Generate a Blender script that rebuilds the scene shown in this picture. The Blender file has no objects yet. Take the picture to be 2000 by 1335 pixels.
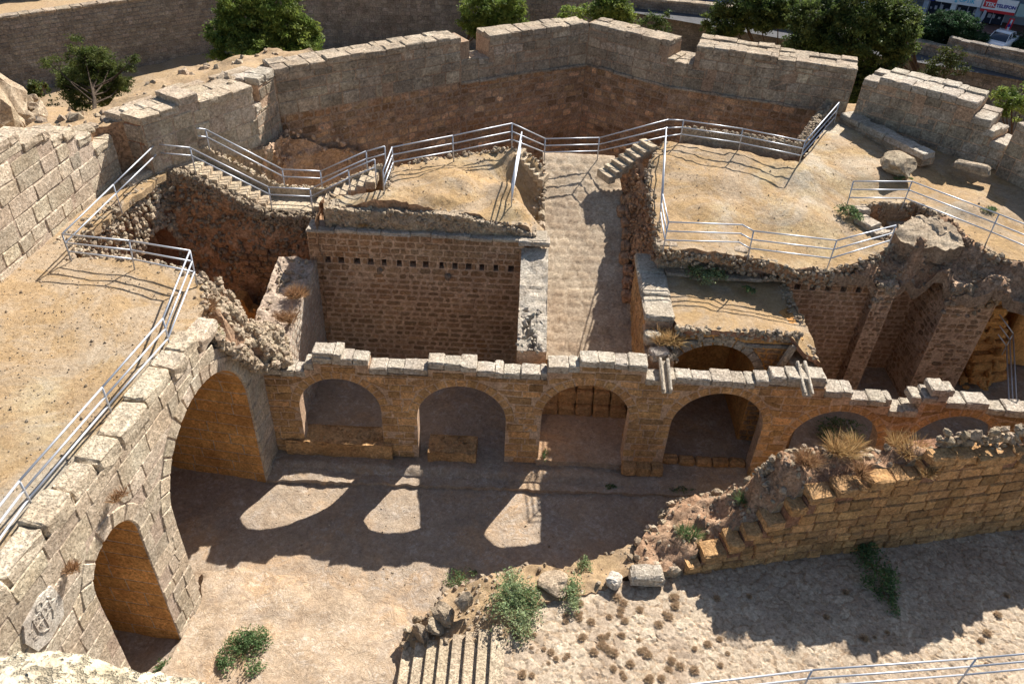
import bpy, math, random
import numpy as np
from mathutils import noise, Vector
from mathutils.geometry import delaunay_2d_cdt
random.seed(7); RNG = np.random.default_rng(7)
SC = bpy.context.scene; COL = SC.collection
R = math.radians
# ------------------------------------------------------------------ camera
F, VPX, VPY, CH = 1550., 900., 2650., 22.5
_d = np.array([VPX-1000, VPY-667.5, F]); _d /= np.linalg.norm(_d)
_fw = np.array([0, 0, 1.]); _Y = _fw-_fw.dot(_d)*_d; _Y /= np.linalg.norm(_Y)
_Z = -_d; _X = np.cross(_Y, _Z); ROT = np.array([_X, _Y, _Z])
cam = bpy.data.cameras.new('camera'); co = bpy.data.objects.new('camera', cam); COL.objects.link(co)
from mathutils import Matrix
M4 = Matrix([[ROT[i][0], -ROT[i][1], -ROT[i][2], (0, 0, CH)[i]] for i in range(3)]+[[0, 0, 0, 1]])
co.matrix_world = M4; cam.sensor_width = 36; cam.lens = 36*F/2000; cam.clip_start = .1; cam.clip_end = 2000
SC.camera = co
# ------------------------------------------------------------------ world, sun, exposure
SUN_EL, SUN_AZ = R(41.5), R(31)
w = bpy.data.worlds.new("World"); SC.world = w; w.use_nodes = True
nt = w.node_tree; bg = nt.nodes['Background']; sky = nt.nodes.new('ShaderNodeTexSky'); sky.sky_type = 'NISHITA'
sky.sun_disc = False; sky.sun_elevation = SUN_EL; sky.sun_rotation = SUN_AZ
nt.links.new(sky.outputs[0], bg.inputs[0]); bg.inputs[1].default_value = .066
sl = bpy.data.lights.new('sun', 'SUN'); sl.energy = 5; sl.angle = R(.5); sl.color = (1, .955, .885)
so = bpy.data.objects.new('sun', sl); COL.objects.link(so); so.location = (20, 30, 60)
sd = Vector((math.sin(SUN_AZ)*math.cos(SUN_EL), math.cos(SUN_AZ)*math.cos(SUN_EL), math.sin(SUN_EL)))
so.rotation_euler = sd.to_track_quat('Z', 'Y').to_euler()
SC.view_settings.view_transform = 'Standard'; SC.view_settings.look = 'None'; SC.view_settings.exposure = .95; SC.view_settings.gamma = 1
SC.cycles.max_bounces = 6; SC.cycles.diffuse_bounces = 4
# ------------------------------------------------------------------ point helpers
def ray(u, v): return ROT.dot(np.array([u-1000, v-667.5, F]))
def G(u, v, z):                    # where the sight line of a photo point meets height z
    r = ray(u, v); t = (z-CH)/r[2]; return np.array([r[0]*t, r[1]*t, z])
def VY(u, v, Y):                   # ... meets the upright plane Y
    r = ray(u, v); t = Y/r[1]; return r*t+np.array([0, 0, CH])
def VL(u, v, a, b):                # ... meets the upright plane through a and b
    a = np.array(a[:2], float); b = np.array(b[:2], float); n = np.array([-(b-a)[1], (b-a)[0]])
    r = ray(u, v); t = n.dot(a)/n.dot(r[:2]); return r*t+np.array([0, 0, CH])
def U(a, b): return random.uniform(a, b)
def NZ(p, s=1., o=4): return noise.fractal(Vector(p)*s, 1.0, 2.0, o)
# ------------------------------------------------------------------ mesh builder
class MB:
    def __init__(s): s.v = []; s.n = 0; s.c = []
    def add(s, V, Fs, tint=(1, 1, 1), mat=0):
        V = np.asarray(V, float).reshape(-1, 3); s.v.append(V); k = s.n; s.n += len(V)
        if len(Fs) == 0: return
        if isinstance(Fs, np.ndarray) or len({len(f) for f in Fs}) == 1: s.c.append((np.asarray(Fs, dtype=np.int64)+k, np.asarray(tint, float), mat))
        else:
            T = tint if np.ndim(tint) == 2 else [tint]*len(Fs)
            for f, t in zip(Fs, T): s.c.append((np.array([list(f)], dtype=np.int64)+k, np.asarray(t, float), mat))
    def build(s, name, mats, root=None, smooth=False, label=None):
        V = np.concatenate(s.v) if s.v else np.zeros((0, 3))
        if root is not None: V = V-np.array(root.location)
        me = bpy.data.meshes.new(name)
        li = np.concatenate([c[0].ravel() for c in s.c]).astype(np.int32); lt = np.concatenate([np.full(len(c[0]), c[0].shape[1]) for c in s.c]).astype(np.int32)
        ls = np.concatenate([[0], np.cumsum(lt)[:-1]]).astype(np.int32)
        me.vertices.add(len(V)); me.vertices.foreach_set('co', V.ravel()); me.loops.add(len(li)); me.polygons.add(len(lt))
        me.loops.foreach_set('vertex_index', li); me.polygons.foreach_set('loop_start', ls); me.polygons.foreach_set('loop_total', lt)
        me.polygons.foreach_set('material_index', np.concatenate([np.full(len(c[0]), c[2]) for c in s.c]).astype(np.int32))
        me.polygons.foreach_set('use_smooth', np.full(len(lt), smooth))
        for m in (mats if isinstance(mats, (list, tuple)) else [mats]): me.materials.append(m)
        T = np.concatenate([np.broadcast_to(c[1], (len(c[0]), 3)) for c in s.c]); T = np.concatenate([T, np.ones((len(T), 1))], 1).astype(np.float32)
        at = me.attributes.new('tint', 'FLOAT_COLOR', 'FACE'); at.data.foreach_set('color', T.ravel())
        me.update(calc_edges=True); me.validate()
        o = bpy.data.objects.new(name, me); COL.objects.link(o)
        if root is not None: o.parent = root
        if label: o['label'] = label
        return o
def thing(name, label, cat, loc=(0, 0, 0), group=None):
    o = bpy.data.objects.new(name, None); COL.objects.link(o); o.location = tuple(float(x) for x in loc)
    o.empty_display_size = .2
    o['label'] = label; o['category'] = cat
    if group: o['group'] = group
    return o
def tag(o, label, cat, group=None, kind=None):
    o['label'] = label; o['category'] = cat
    if group: o['group'] = group
    if kind: o['kind'] = kind
    return o
def struct(o): o['kind'] = 'structure'; return o
def sub(o, name, mb, mats, parent):   # sub-part of a part (same origin as the thing)
    root = parent.parent
    c = mb.build(name, mats, None)
    me = c.data; off = np.array(root.location); a = np.empty(len(me.vertices)*3); me.vertices.foreach_get('co', a)
    a = (a.reshape(-1, 3)-off).ravel(); me.vertices.foreach_set('co', a); me.update(); c.parent = parent; return c
def copy_thing(o, loc, rz=0, sc=1., label=None):
    c = o.copy(); COL.objects.link(c); c.location = tuple(float(x) for x in loc); c.rotation_euler = (0, 0, rz); c.scale = (sc, sc, sc)
    if label: c['label'] = label
    for ch in o.children:
        d = ch.copy(); COL.objects.link(d); d.parent = c
    return c
# ------------------------------------------------------------------ materials
class NT:
    def __init__(s, name):
        s.m = bpy.data.materials.new(name); s.m.use_nodes = True; s.t = s.m.node_tree; s.b = s.t.nodes['Principled BSDF']
        s.b.inputs['Roughness'].default_value = .95; s.b.inputs['Specular IOR Level'].default_value = .15
        s.tc = s.t.nodes.new('ShaderNodeTexCoord'); s.co = s.tc.outputs['Object']
    def L(s, a, b): s.t.links.new(a, b)
    def noise(s, sc, det=4, rough=.55, dist=0, vec=None):
        n = s.t.nodes.new('ShaderNodeTexNoise'); n.inputs['Scale'].default_value = sc; n.inputs['Detail'].default_value = det
        n.inputs['Roughness'].default_value = rough; n.inputs['Distortion'].default_value = dist; s.L(vec or s.co, n.inputs['Vector']); return n.outputs['Fac']
    def vor(s, sc, feat='F1', vec=None, out='Distance', rnd=1):
        n = s.t.nodes.new('ShaderNodeTexVoronoi'); n.feature = feat; n.inputs['Scale'].default_value = sc; n.inputs['Randomness'].default_value = rnd
        s.L(vec or s.co, n.inputs['Vector']); return n.outputs[out]
    def ramp(s, fac, a, b, ca=(0, 0, 0, 1), cb=(1, 1, 1, 1)):
        n = s.t.nodes.new('ShaderNodeValToRGB'); n.color_ramp.elements[0].position = a; n.color_ramp.elements[1].position = b
        n.color_ramp.elements[0].color = ca; n.color_ramp.elements[1].color = cb; s.L(fac, n.inputs[0]); return n.outputs[0]
    def mix(s, fac, a, b, mode='MIX'):
        n = s.t.nodes.new('ShaderNodeMixRGB'); n.blend_type = mode
        for i, x in ((0, fac), (1, a), (2, b)):
            if isinstance(x, (int, float)): n.inputs[i].default_value = x
            elif isinstance(x, tuple): n.inputs[i].default_value = (*x, 1)[:4]
            else: s.L(x, n.inputs[i])
        return n.outputs[0]
    def math(s, op, a, b):
        n = s.t.nodes.new('ShaderNodeMath'); n.operation = op
        for i, x in enumerate((a, b)):
            if isinstance(x, (int, float)): n.inputs[i].default_value = x
            else: s.L(x, n.inputs[i])
        return n.outputs[0]
    def tint(s):
        n = s.t.nodes.new('ShaderNodeAttribute'); n.attribute_name = 'tint'; return n.outputs['Color']
    def scale(s, v):
        n = s.t.nodes.new('ShaderNodeMapping'); n.inputs['Scale'].default_value = v; s.L(s.co, n.inputs['Vector']); return n.outputs[0]
    def done(s, col, h=None, st=.5, dist=.03):
        s.L(col, s.b.inputs['Base Color'])
        if h is not None:
            n = s.t.nodes.new('ShaderNodeBump'); n.inputs['Strength'].default_value = st; n.inputs['Distance'].default_value = dist
            s.L(h, n.inputs['Height']); s.L(n.outputs[0], s.b.inputs['Normal'])
        return s.m
def stone(name, c1, c2, dark=(.1, .09, .08), dk=.5, pit=.5, lich=.45, bump=.8, rust=None, fine=18, streak=0., bs=.8):
    n = NT(name); t = n.tint()
    c = n.mix(n.ramp(n.noise(1.7, 6, .6, .4), .35, .68), c1, c2)
    c = n.mix(1., c, t, 'MULTIPLY')
    if rust: c = n.mix(n.ramp(n.noise(.55, 5, .65, .8), .5, .68), c, rust)
    l = n.ramp(n.noise(.9, 8, .68, .3), lich, lich+.22)
    l2 = n.ramp(n.noise(7, 5, .6), .35, .65)
    c = n.mix(n.math('MULTIPLY', n.math('MULTIPLY', l, l2), dk), c, dark)
    if streak:                                          # rain streaks: dark lichen in upright runs
        sv = n.noise(1., 5, .65, .3, n.scale((2.6, 2.6, .5))); c = n.mix(n.math('MULTIPLY', n.math('MULTIPLY', n.ramp(sv, .5, .64), n.ramp(n.noise(16, 4, .7), .3, .6)), streak), c, dark)
    p = n.ramp(n.noise(fine, 5, .7), .36, .5)           # pits
    p2 = n.ramp(n.vor(fine*.9), .05, .22)
    c = n.mix(n.math('MULTIPLY', n.math('SUBTRACT', 1., n.math('MULTIPLY', p, p2)), pit*.55), c, tuple(x*.35 for x in c1))
    c = n.mix(.35, c, n.mix(n.noise(45, 3, .7), tuple(x*.45 for x in c1), tuple(min(1, x*1.5) for x in c1)))
    mid = n.noise(9, 6, .72, .6); c = n.mix(1., c, n.ramp(mid, .32, .68, (.55, .53, .5, 1), (1.36, 1.36, 1.36, 1)), 'MULTIPLY')
    big = n.noise(.7, 4, .6, .5, None); c = n.mix(1., c, n.ramp(big, .35, .65, (.84, .8, .78, 1), (1.12, 1.12, 1.12, 1)), 'MULTIPLY')
    h = n.math('ADD', n.math('MULTIPLY', p, .5), n.math('ADD', n.math('MULTIPLY', p2, .35), n.math('MULTIPLY', n.noise(5, 6, .65), 1.2)))
    return n.done(c, h, bs, .05)
GREY = (.30, .26, .21); PALE = (.52, .43, .31); OCH = (.50, .35, .2); RED = (.36, .2, .115)
M = {}
M['pale'] = stone('pale_limestone', (.56, .475, .36), (.49, .385, .27), (.18, .165, .145), .5, .8, .5, 1., fine=13)
M['arc'] = stone('ochre_ashlar', (.58, .35, .165), (.48, .265, .105), (.1, .085, .07), .8, .35, .47, streak=.55)
M['arcpale'] = stone('weathered_cap_stone', (.53, .47, .385), (.45, .38, .29), (.17, .155, .14), .65, .6, .48)
M['bast'] = stone('grey_weathered_stone', (.52, .43, .32), (.45, .345, .24), (.075, .072, .068), 1., .3, .38, streak=.7)
M['small'] = stone('small_coursed_stone', (.4, .265, .16), (.31, .19, .11), (.1, .08, .06), .6, .3, .5, rust=(.36, .17, .065))
M['mort'] = stone('pinkish_mortar', (.58, .41, .28), (.5, .34, .225), (.14, .11, .09), .4, .3, .55)
M['mortp'] = stone('pale_mortar', (.52, .42, .33), (.47, .355, .26), (.16, .13, .1), .35, .3, .55)
M['redm'] = stone('red_earth_mortar', (.35, .205, .135), (.29, .16, .1), (.1, .07, .05), .4, .3, .55, rust=(.3, .11, .04))
M['vault'] = stone('vault_ashlar', (.66, .36, .13), (.58, .28, .085), (.12, .08, .05), .6, .3, .5, rust=(.4, .17, .05))
M['rub'] = stone('rubble_stone', (.45, .37, .27), (.36, .27, .18), (.14, .12, .1), .6, .7, .45, 1.)
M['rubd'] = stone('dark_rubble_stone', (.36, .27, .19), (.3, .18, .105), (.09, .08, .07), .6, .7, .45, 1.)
M['earthface'] = stone('packed_red_earth_face', (.44, .28, .17), (.38, .215, .12), (.13, .1, .08), .55, .5, .48, 1., fine=9)
M['ruinfill'] = stone('red_rubble_fill', (.4, .24, .145), (.44, .33, .23), (.13, .09, .06), .8, .9, .42, 1., fine=8)
M['white'] = stone('white_marble', (.66, .61, .53), (.55, .48, .39), (.45, .42, .37), .3, .15, .6, .3, fine=25)
def earth(name, base, grass, pale, dirt, gk=.5, pk=.5, bump=.6, speck=.6):
    n = NT(name); t = n.tint()
    c = n.mix(n.ramp(n.noise(.8, 7, .62, .5), .38, .62), base, grass)
    c = n.mix(n.math('MULTIPLY', n.ramp(n.noise(.33, 9, .72, 1.2), .47, .58), pk), c, pale)
    c = n.mix(n.math('MULTIPLY', n.ramp(n.noise(1.6, 7, .7, .3), .55, .7), .7), c, dirt)
    fib = n.noise(60, 4, .75, 1.5)
    c = n.mix(gk, c, n.mix(n.ramp(fib, .3, .7), tuple(x*.5 for x in base), tuple(min(1, x*1.55) for x in grass)))
    sp = n.ramp(n.vor(16), .0, .16, (1, 1, 1, 1), (0, 0, 0, 1)); sel = n.ramp(n.noise(9, 2), .5, .56)
    c = n.mix(n.math('MULTIPLY', n.math('MULTIPLY', sp, sel), speck), c, (.62, .55, .46))
    sp2 = n.ramp(n.vor(11), .0, .14, (1, 1, 1, 1), (0, 0, 0, 1)); sel2 = n.ramp(n.noise(4, 3), .55, .6)
    c = n.mix(n.math('MULTIPLY', n.math('MULTIPLY', sp2, sel2), speck*.8), c, (.14, .1, .07))
    mid = n.noise(7, 8, .78, .8); c = n.mix(1., c, n.ramp(mid, .32, .68, (.68, .64, .6, 1), (1.25, 1.25, 1.25, 1)), 'MULTIPLY')
    c = n.mix(1., c, t, 'MULTIPLY')
    h = n.math('ADD', n.math('MULTIPLY', fib, .35), n.math('ADD', n.math('MULTIPLY', sp, .5), n.math('MULTIPLY', n.noise(4, 7, .7), 1.3)))
    return n.done(c, h, min(1, bump*1.3), .06)
M['terr'] = earth('dry_grass_terrace_earth', (.37, .27, .17), (.42, .285, .145), (.43, .37, .3), (.25, .18, .12), .45, .85, .9, .9)
M['plaza'] = earth('orange_dry_earth', (.37, .262, .16), (.42, .28, .135), (.42, .355, .285), (.22, .145, .095), .45, .85, .9, .9)
M['moat'] = earth('moat_dry_ground', (.3, .22, .15), (.38, .27, .15), (.42, .35, .27), (.2, .15, .1), .5, .5, .6)
M['dirt'] = earth('red_brown_dirt', (.38, .26, .16), (.42, .3, .17), (.42, .34, .26), (.26, .165, .105), .5, .5, .9)
def rockfloor():
    n = NT('worn_courtyard_rock'); t = n.tint()
    c = n.mix(n.ramp(n.noise(.9, 8, .65, .6), .35, .65), (.41, .325, .235), (.35, .26, .175))
    c = n.mix(n.ramp(n.noise(.38, 7, .65, .7), .5, .6), c, (.46, .31, .18))
    g = n.ramp(n.noise(.6, 9, .7, 1.), .5, .64); c = n.mix(n.math('MULTIPLY', g, .6), c, (.3, .27, .24))
    v = n.ramp(n.noise(3.2, 10, .75, 1.6), .5, .56); v2 = n.ramp(n.noise(1.1, 4, .6), .42, .6)
    veins = n.math('MULTIPLY', v, v2); c = n.mix(n.math('MULTIPLY', veins, .65), c, (.56, .5, .43))
    sp = n.ramp(n.vor(13), .0, .24, (1, 1, 1, 1), (0, 0, 0, 1)); sel = n.ramp(n.noise(3.2, 4, .7), .46, .56)
    c = n.mix(n.math('MULTIPLY', n.math('MULTIPLY', sp, sel), .75), c, (.68, .63, .56))
    dk = n.ramp(n.noise(1.9, 8, .75, 1.2), .5, .62); c = n.mix(n.math('MULTIPLY', dk, .5), c, (.2, .15, .11))
    c = n.mix(.3, c, n.mix(n.noise(38, 4, .75), (.2, .14, .1), (.6, .5, .4)))
    mid = n.noise(8, 8, .78, .8); c = n.mix(1., c, n.ramp(mid, .32, .68, (.66, .62, .58, 1), (1.3, 1.3, 1.3, 1)), 'MULTIPLY')
    cr = n.ramp(n.vor(.55, 'DISTANCE_TO_EDGE', n.noise_vec(.9, .5) if hasattr(n, 'noise_vec') else None), 0, .012)
    c = n.mix(1., c, t, 'MULTIPLY')
    h = n.math('ADD', n.math('MULTIPLY', n.noise(2.6, 10, .75, .8), 2.4), n.math('MULTIPLY', n.noise(24, 4, .7), .35))
    return n.done(c, h, .8, .06)
M['rock'] = rockfloor()
def plain(name, c, rough=.6, metal=0, spec=.4, em=None, var=.12):
    n = NT(name); n.b.inputs['Roughness'].default_value = rough; n.b.inputs['Metallic'].default_value = metal; n.b.inputs['Specular IOR Level'].default_value = spec
    k = n.mix(n.noise(6, 4, .6), tuple(x*(1-var) for x in c), tuple(min(1, x*(1+var)) for x in c)); return n.done(k)
M['rail'] = plain('galvanised_tube', (.5, .52, .56), .45, .4, .4)
M['conc'] = stone('pale_concrete', (.56, .46, .33), (.48, .39, .27), (.25, .21, .17), .3, .15, .55, .25)
def leafmat(name, a, b):
    n = NT(name); t = n.tint(); n.b.inputs['Roughness'].default_value = .6
    c = n.mix(n.ramp(n.noise(.9, 3), .35, .65), a, b); c = n.mix(1., c, t, 'MULTIPLY')
    n.done(c)
    tr = n.t.nodes.new('ShaderNodeBsdfTranslucent'); n.L(c, tr.inputs[0]); mx = n.t.nodes.new('ShaderNodeMixShader'); mx.inputs[0].default_value = .42
    out = n.t.nodes['Material Output']; n.L(n.b.outputs[0], mx.inputs[1]); n.L(tr.outputs[0], mx.inputs[2]); n.L(mx.outputs[0], out.inputs[0]); return n.m
M['pine'] = leafmat('pine_needles', (.1, .15, .03), (.2, .25, .055))
M['pined'] = leafmat('dark_pine_needles', (.04, .068, .02), (.11, .14, .038))
M['oleander'] = leafmat('oleander_leaves', (.025, .06, .025), (.06, .11, .05))
M['olive'] = leafmat('acacia_leaves', (.06, .08, .02), (.11, .13, .035))
M['caper'] = leafmat('caper_leaves', (.2, .27, .12), (.33, .38, .2))
M['weed'] = leafmat('green_weed_leaves', (.1, .16, .06), (.17, .24, .1))
M['straw'] = leafmat('dry_straw', (.4, .25, .11), (.52, .36, .17))
M['tuss'] = leafmat('tan_tussock', (.5, .37, .24), (.58, .44, .3))
M['brown'] = leafmat('brown_dry_twigs', (.3, .17, .09), (.4, .25, .13))
M['bark'] = stone('bark', (.09, .065, .045), (.06, .045, .035), pit=.3)
# ------------------------------------------------------------------ masonry
def SP(a, b, bat=0.):
    a = np.array(a[:2], float); b = np.array(b[:2], float); t = (b-a)/np.linalg.norm(b-a); n = np.array([t[1], -t[0]])
    def S(u, z, d):
        u = np.asarray(u, float); z = np.asarray(z, float)+0*u; d = np.asarray(d, float)+0*u
        return np.stack([a[0]+t[0]*u+n[0]*(d-bat*z), a[1]+t[1]*u+n[1]*(d-bat*z), z], -1)
    S.len = float(np.linalg.norm(b-a)); return S
GF = [(j*5+i, j*5+i+1, (j+1)*5+i+1, (j+1)*5+i) for j in range(4) for i in range(4)]
GF = np.array(GF)
def tn(v=.22, hue=.06, base=1.):
    k = base*(1+U(-v, v)*1.15); return (k*(1+U(-hue, hue)), k, k*(1-U(-hue, hue)*1.2))
def patch(mb, S, q, g=.05, rough=.012, tint=(1, 1, 1), mat=0, bev=.035, rnd=.0, proud=0.):
    # q: four (u,z) corners counter-clockwise; one stone face with worn edges
    q = np.array(q, float); w = np.linalg.norm(q[1]-q[0]); h = np.linalg.norm(q[3]-q[0])
    ex = min(.3, bev/max(w, .01)); ez = min(.3, bev/max(h, .01))
    A = np.array([0, ex, .5+U(-.1, .1), 1-ex, 1]); B = np.array([0, ez, .5+U(-.1, .1), 1-ez, 1])
    a, b = np.meshgrid(A, B); P = ((1-a)*(1-b))[..., None]*q[0]+(a*(1-b))[..., None]*q[1]+(a*b)[..., None]*q[2]+((1-a)*b)[..., None]*q[3]
    c = q.mean(0)
    if rnd > 0:
        for (j, i) in ((0, 0), (0, 4), (4, 0), (4, 4)): P[j, i] += (c-P[j, i])*rnd*U(.4, 1.2)*min(1, .3/max(w, h))
        for (j, i) in ((1, 1), (1, 3), (3, 1), (3, 3)): P[j, i] += (c-P[j, i])*rnd*.6*min(1, .3/max(w, h))
    D = np.full((5, 5), -g); D[1:4, 1:4] = RNG.uniform(-rough, rough, (3, 3))+U(-rough, rough)+proud
    P = P+RNG.uniform(-.006, .006, P.shape)
    V = S(P[..., 0].ravel(), P[..., 1].ravel(), D.ravel()); mb.add(V, GF, tint, mat)
def lay(mb, S, u0, u1, z0, z1, ch=.3, L=(.4, .8), gap=.012, g=.05, rough=.012, top=None, holes=(), arches=(), v=.2, hue=.05, bev=.03, rnd=0., mat=0, jit=.01, chv=.12, drop=0., base=1., clip=None, proud=.012, dkp=0., dkf=None):
    z = z0
    while z < z1-.04:
        h = ch*(1+U(-chv, chv)); 
        if z1-(z+h) < ch*.45: h = z1-z
        u = u0-(0 if U(0, 1) < .5 else L[0]*.5)
        while u < u1-.02:
            l = U(*L); a, b = max(u, u0), min(u+l, u1); u += l
            if b-a < L[0]*.25: continue
            zt = z+h
            if top is not None:
                tz = min(top(a+.02), top(b-.02))
                if tz-z < .1: continue
                zt = min(zt, tz)
            if drop and U(0, 1) < drop: continue
            if clip and not clip((a+b)/2, (z+zt)/2): continue
            cu, cz = (a+b)/2, (z+zt)/2; bad = False
            for (ha, hb, hc, hd) in holes:
                if a < hb-.03 and b > ha+.03 and z < hd-.03 and zt > hc+.03:
                    if cu < ha: b = min(b, ha)
                    elif cu > hb: a = max(a, hb)
                    elif ha-a > .12: b = ha
                    elif b-hb > .12: a = hb
                    else: bad = True
            if b-a < .06: bad = True
            if bad: continue
            q = [[a+gap, z+gap], [b-gap, z+gap], [b-gap, zt-gap], [a+gap, zt-gap]]
            q = [[x+U(-jit, jit), y+U(-jit, jit)] for x, y in q]
            for (ac, ar, az, aw) in arches:   # centre, radius, spring height, ring width
                R2 = ar+aw; ins = 0
                for c in q:
                    if c[1] >= az: d_ = math.hypot(c[0]-ac, c[1]-az); ins += d_ < R2-.002
                    else: ins += abs(c[0]-ac) < ar
                if ins == 4: bad = True; break
                if ins:
                    cen_in = (math.hypot(cu-ac, cz-az) < R2-.05) if cz >= az else abs(cu-ac) < ar-.03
                    if cen_in: bad = True; 
                    for c in q:
                        if c[1] >= az:
                            d_ = math.hypot(c[0]-ac, c[1]-az)
                            if d_ < R2 and d_ > .01: c[0] = ac+(c[0]-ac)*R2/d_; c[1] = az+(c[1]-az)*R2/d_
                        elif abs(c[0]-ac) < ar: c[0] = ac+(ar if cu > ac else -ar)
                    if bad: break
            if bad: continue
            pr_ = random.random(); dkp_ = dkf((a+b)/2, (z+zt)/2) if dkf else dkp; patch(mb, S, q, g, rough, tn(v, hue, base*(U(.42, .62) if pr_ < dkp_ else U(1.2, 1.6) if pr_ > 1-dkp*.8 else 1)), mat, bev, rnd, proud)
        z += h
def ring(mb, S, ac, az, r, wd, n=13, a0=0, a1=math.pi, proud=.02, g=.05, v=.12, mat=0, base=1.):
    def S2(u, z, d):
        u = np.asarray(u); z = np.asarray(z); return S(ac-np.cos(u)*z, az+np.sin(u)*z, d)
    for k in range(n):
        t0 = a0+(a1-a0)*k/n; t1 = a0+(a1-a0)*(k+1)/n; e = .012/r; w_ = wd*(1+U(-.08, .1))
        q = np.array([[t0+e, r], [t1-e, r], [t1-e, r+w_], [t0+e, r+w_]])
        A = np.array([0, .07, .5, .93, 1]); a, b = np.meshgrid(A, A)
        P = ((1-a)*(1-b))[..., None]*q[0]+(a*(1-b))[..., None]*q[1]+(a*b)[..., None]*q[2]+((1-a)*b)[..., None]*q[3]
        D = np.full((5, 5), -g); D[1:4, 1:4] = proud+RNG.uniform(-.012, .012, (3, 3)); D[0, 1:4] = -.01
        mb.add(S2(P[..., 0].ravel(), P[..., 1].ravel(), D.ravel()), GF, tn(v, .05, base), mat)
def core(mb, S, out, d0, d1, mat=0, tint=(1, 1, 1)):
    out = np.array(out, float); n = len(out)
    V = np.concatenate([S(out[:, 0], out[:, 1], d0), S(out[:, 0], out[:, 1], d1)])
    Fs = [list(range(n)), [2*n-1-i for i in range(n)]]+[(i, n+i, n+(i+1) % n, (i+1) % n) for i in range(n)]
    mb.add(V, Fs, tint, mat)
def arcpts(ac, az, r, base, n=20):
    p = [(ac-r, base)]+[(ac-r*math.cos(math.pi*k/n), az+r*math.sin(math.pi*k/n)) for k in range(n+1)]+[(ac+r, base)]
    return p
_c = [-1, -.86, 0, .86, 1]
def _boxgrid():
    V = []; idx = {}; Fs = []
    def vi(i, j, k):
        if (i, j, k) not in idx: idx[(i, j, k)] = len(V); V.append((_c[i], _c[j], _c[k]))
        return idx[(i, j, k)]
    for s in (0, 4):
        for a in range(4):
            for b in range(4):
                for ax in range(3):
                    q = [(a, b), (a+1, b), (a+1, b+1), (a, b+1)]; r_ = []
                    for (x, y) in q:
                        c = [0, 0, 0]; c[ax] = s; c[(ax+1) % 3] = x; c[(ax+2) % 3] = y; r_.append(vi(*c))
                    if s == 0: r_.reverse()
                    Fs.append(tuple(r_))
    return np.array(V, float), Fs
BV, BF = _boxgrid(); BF = np.array(BF)
def sbox(mb, cen, half, rz=0., tilt=(0, 0), tint=None, mat=0, er=.03, jit=.02, skew=.04):
    # one weathered squared stone
    V = BV.copy(); half = np.array(half, float); ab = np.abs(BV)
    far = (ab > .99).sum(1); e = er/half
    for ax in range(3):
        V[:, ax] = np.where(ab[:, ax] > .99, BV[:, ax], np.where(ab[:, ax] > .5, np.sign(BV[:, ax])*np.maximum(1-e[ax]*1.6, .4), BV[:, ax]))
    W = V*half; k = np.where(far >= 3, .75, np.where(far == 2, .55, 0))[:, None]
    W -= np.sign(V)*er*k
    W += RNG.uniform(-jit, jit, W.shape); 
    sk = RNG.uniform(-skew, skew, 4); W[:, 0] *= 1+sk[0]*V[:, 2]; W[:, 1] *= 1+sk[1]*V[:, 2]; W[:, 2] *= 1+sk[2]*V[:, 0]+sk[3]*V[:, 1]
    cx, cy = math.cos(tilt[0]), math.sin(tilt[0]); W[:, [1, 2]] = np.stack([W[:, 1]*cx-W[:, 2]*cy, W[:, 1]*cy+W[:, 2]*cx], 1)
    cx, cy = math.cos(tilt[1]), math.sin(tilt[1]); W[:, [0, 2]] = np.stack([W[:, 0]*cx+W[:, 2]*cy, -W[:, 0]*cy+W[:, 2]*cx], 1)
    c, s = math.cos(rz), math.sin(rz); W[:, [0, 1]] = np.stack([W[:, 0]*c-W[:, 1]*s, W[:, 0]*s+W[:, 1]*c], 1)
    mb.add(W+np.array(cen), BF, tint or tn(.12, .04), mat)
def cap(mb, S, u0, u1, z, th, d0, d1, L=(.45, .8), mat=0, v=.12, jit=.02, er=.028, base=1., rowjit=.06):
    # one course of full-depth stones with its top at z
    t = S(1, 0, 0)-S(0, 0, 0); rz = math.atan2(t[1], t[0]); u = u0
    while u < u1-.05:
        l = min(U(*L), u1-u); 
        if u1-(u+l) < L[0]*.5: l = u1-u
        hz = th*U(.95, 1.02); c = S(u+l/2, z-hz/2+U(-.05, .03), (d0+d1)/2+U(-rowjit, rowjit)*.5)
        sbox(mb, c, (l/2-.002, abs(d1-d0)/2+U(-rowjit, rowjit), hz/2), rz+U(-.02, .02), tint=tn(v, .03, base), mat=mat, jit=jit, er=er); u += l
# ------------------------------------------------------------------ rocks
def _ico(sub):
    import bmesh
    bm = bmesh.new(); bmesh.ops.create_icosphere(bm, subdivisions=sub, radius=1); V = np.array([v.co[:] for v in bm.verts]); Fs = [tuple(v.index for v in f.verts) for f in bm.faces]; bm.free(); return V, Fs
ICO = {1: _ico(1), 2: _ico(2), 3: _ico(3)}
RK = {}
for s_ in (1, 2, 3):
    RK[s_] = []
    for k in range(10):
        V = ICO[s_][0].copy(); 
        for c in range(7):
            n_ = RNG.normal(size=3); n_ /= np.linalg.norm(n_); h_ = RNG.uniform(.55, .85); dd = V.dot(n_)-h_; V -= np.outer(np.maximum(dd, 0), n_)
        fr = np.array([NZ((p[0]+k*7, p[1], p[2]), 1.6, 3) for p in V]); V *= (1+.22*fr)[:, None]; RK[s_].append(V)
ICO = {k: (v[0], np.array(v[1])) for k, v in ICO.items()}
def rot3():
    q = RNG.normal(size=4); q /= np.linalg.norm(q); w_, x, y, z = q
    return np.array([[1-2*(y*y+z*z), 2*(x*y-z*w_), 2*(x*z+y*w_)], [2*(x*y+z*w_), 1-2*(x*x+z*z), 2*(y*z-x*w_)], [2*(x*z-y*w_), 2*(y*z+x*w_), 1-2*(x*x+y*y)]])
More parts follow.
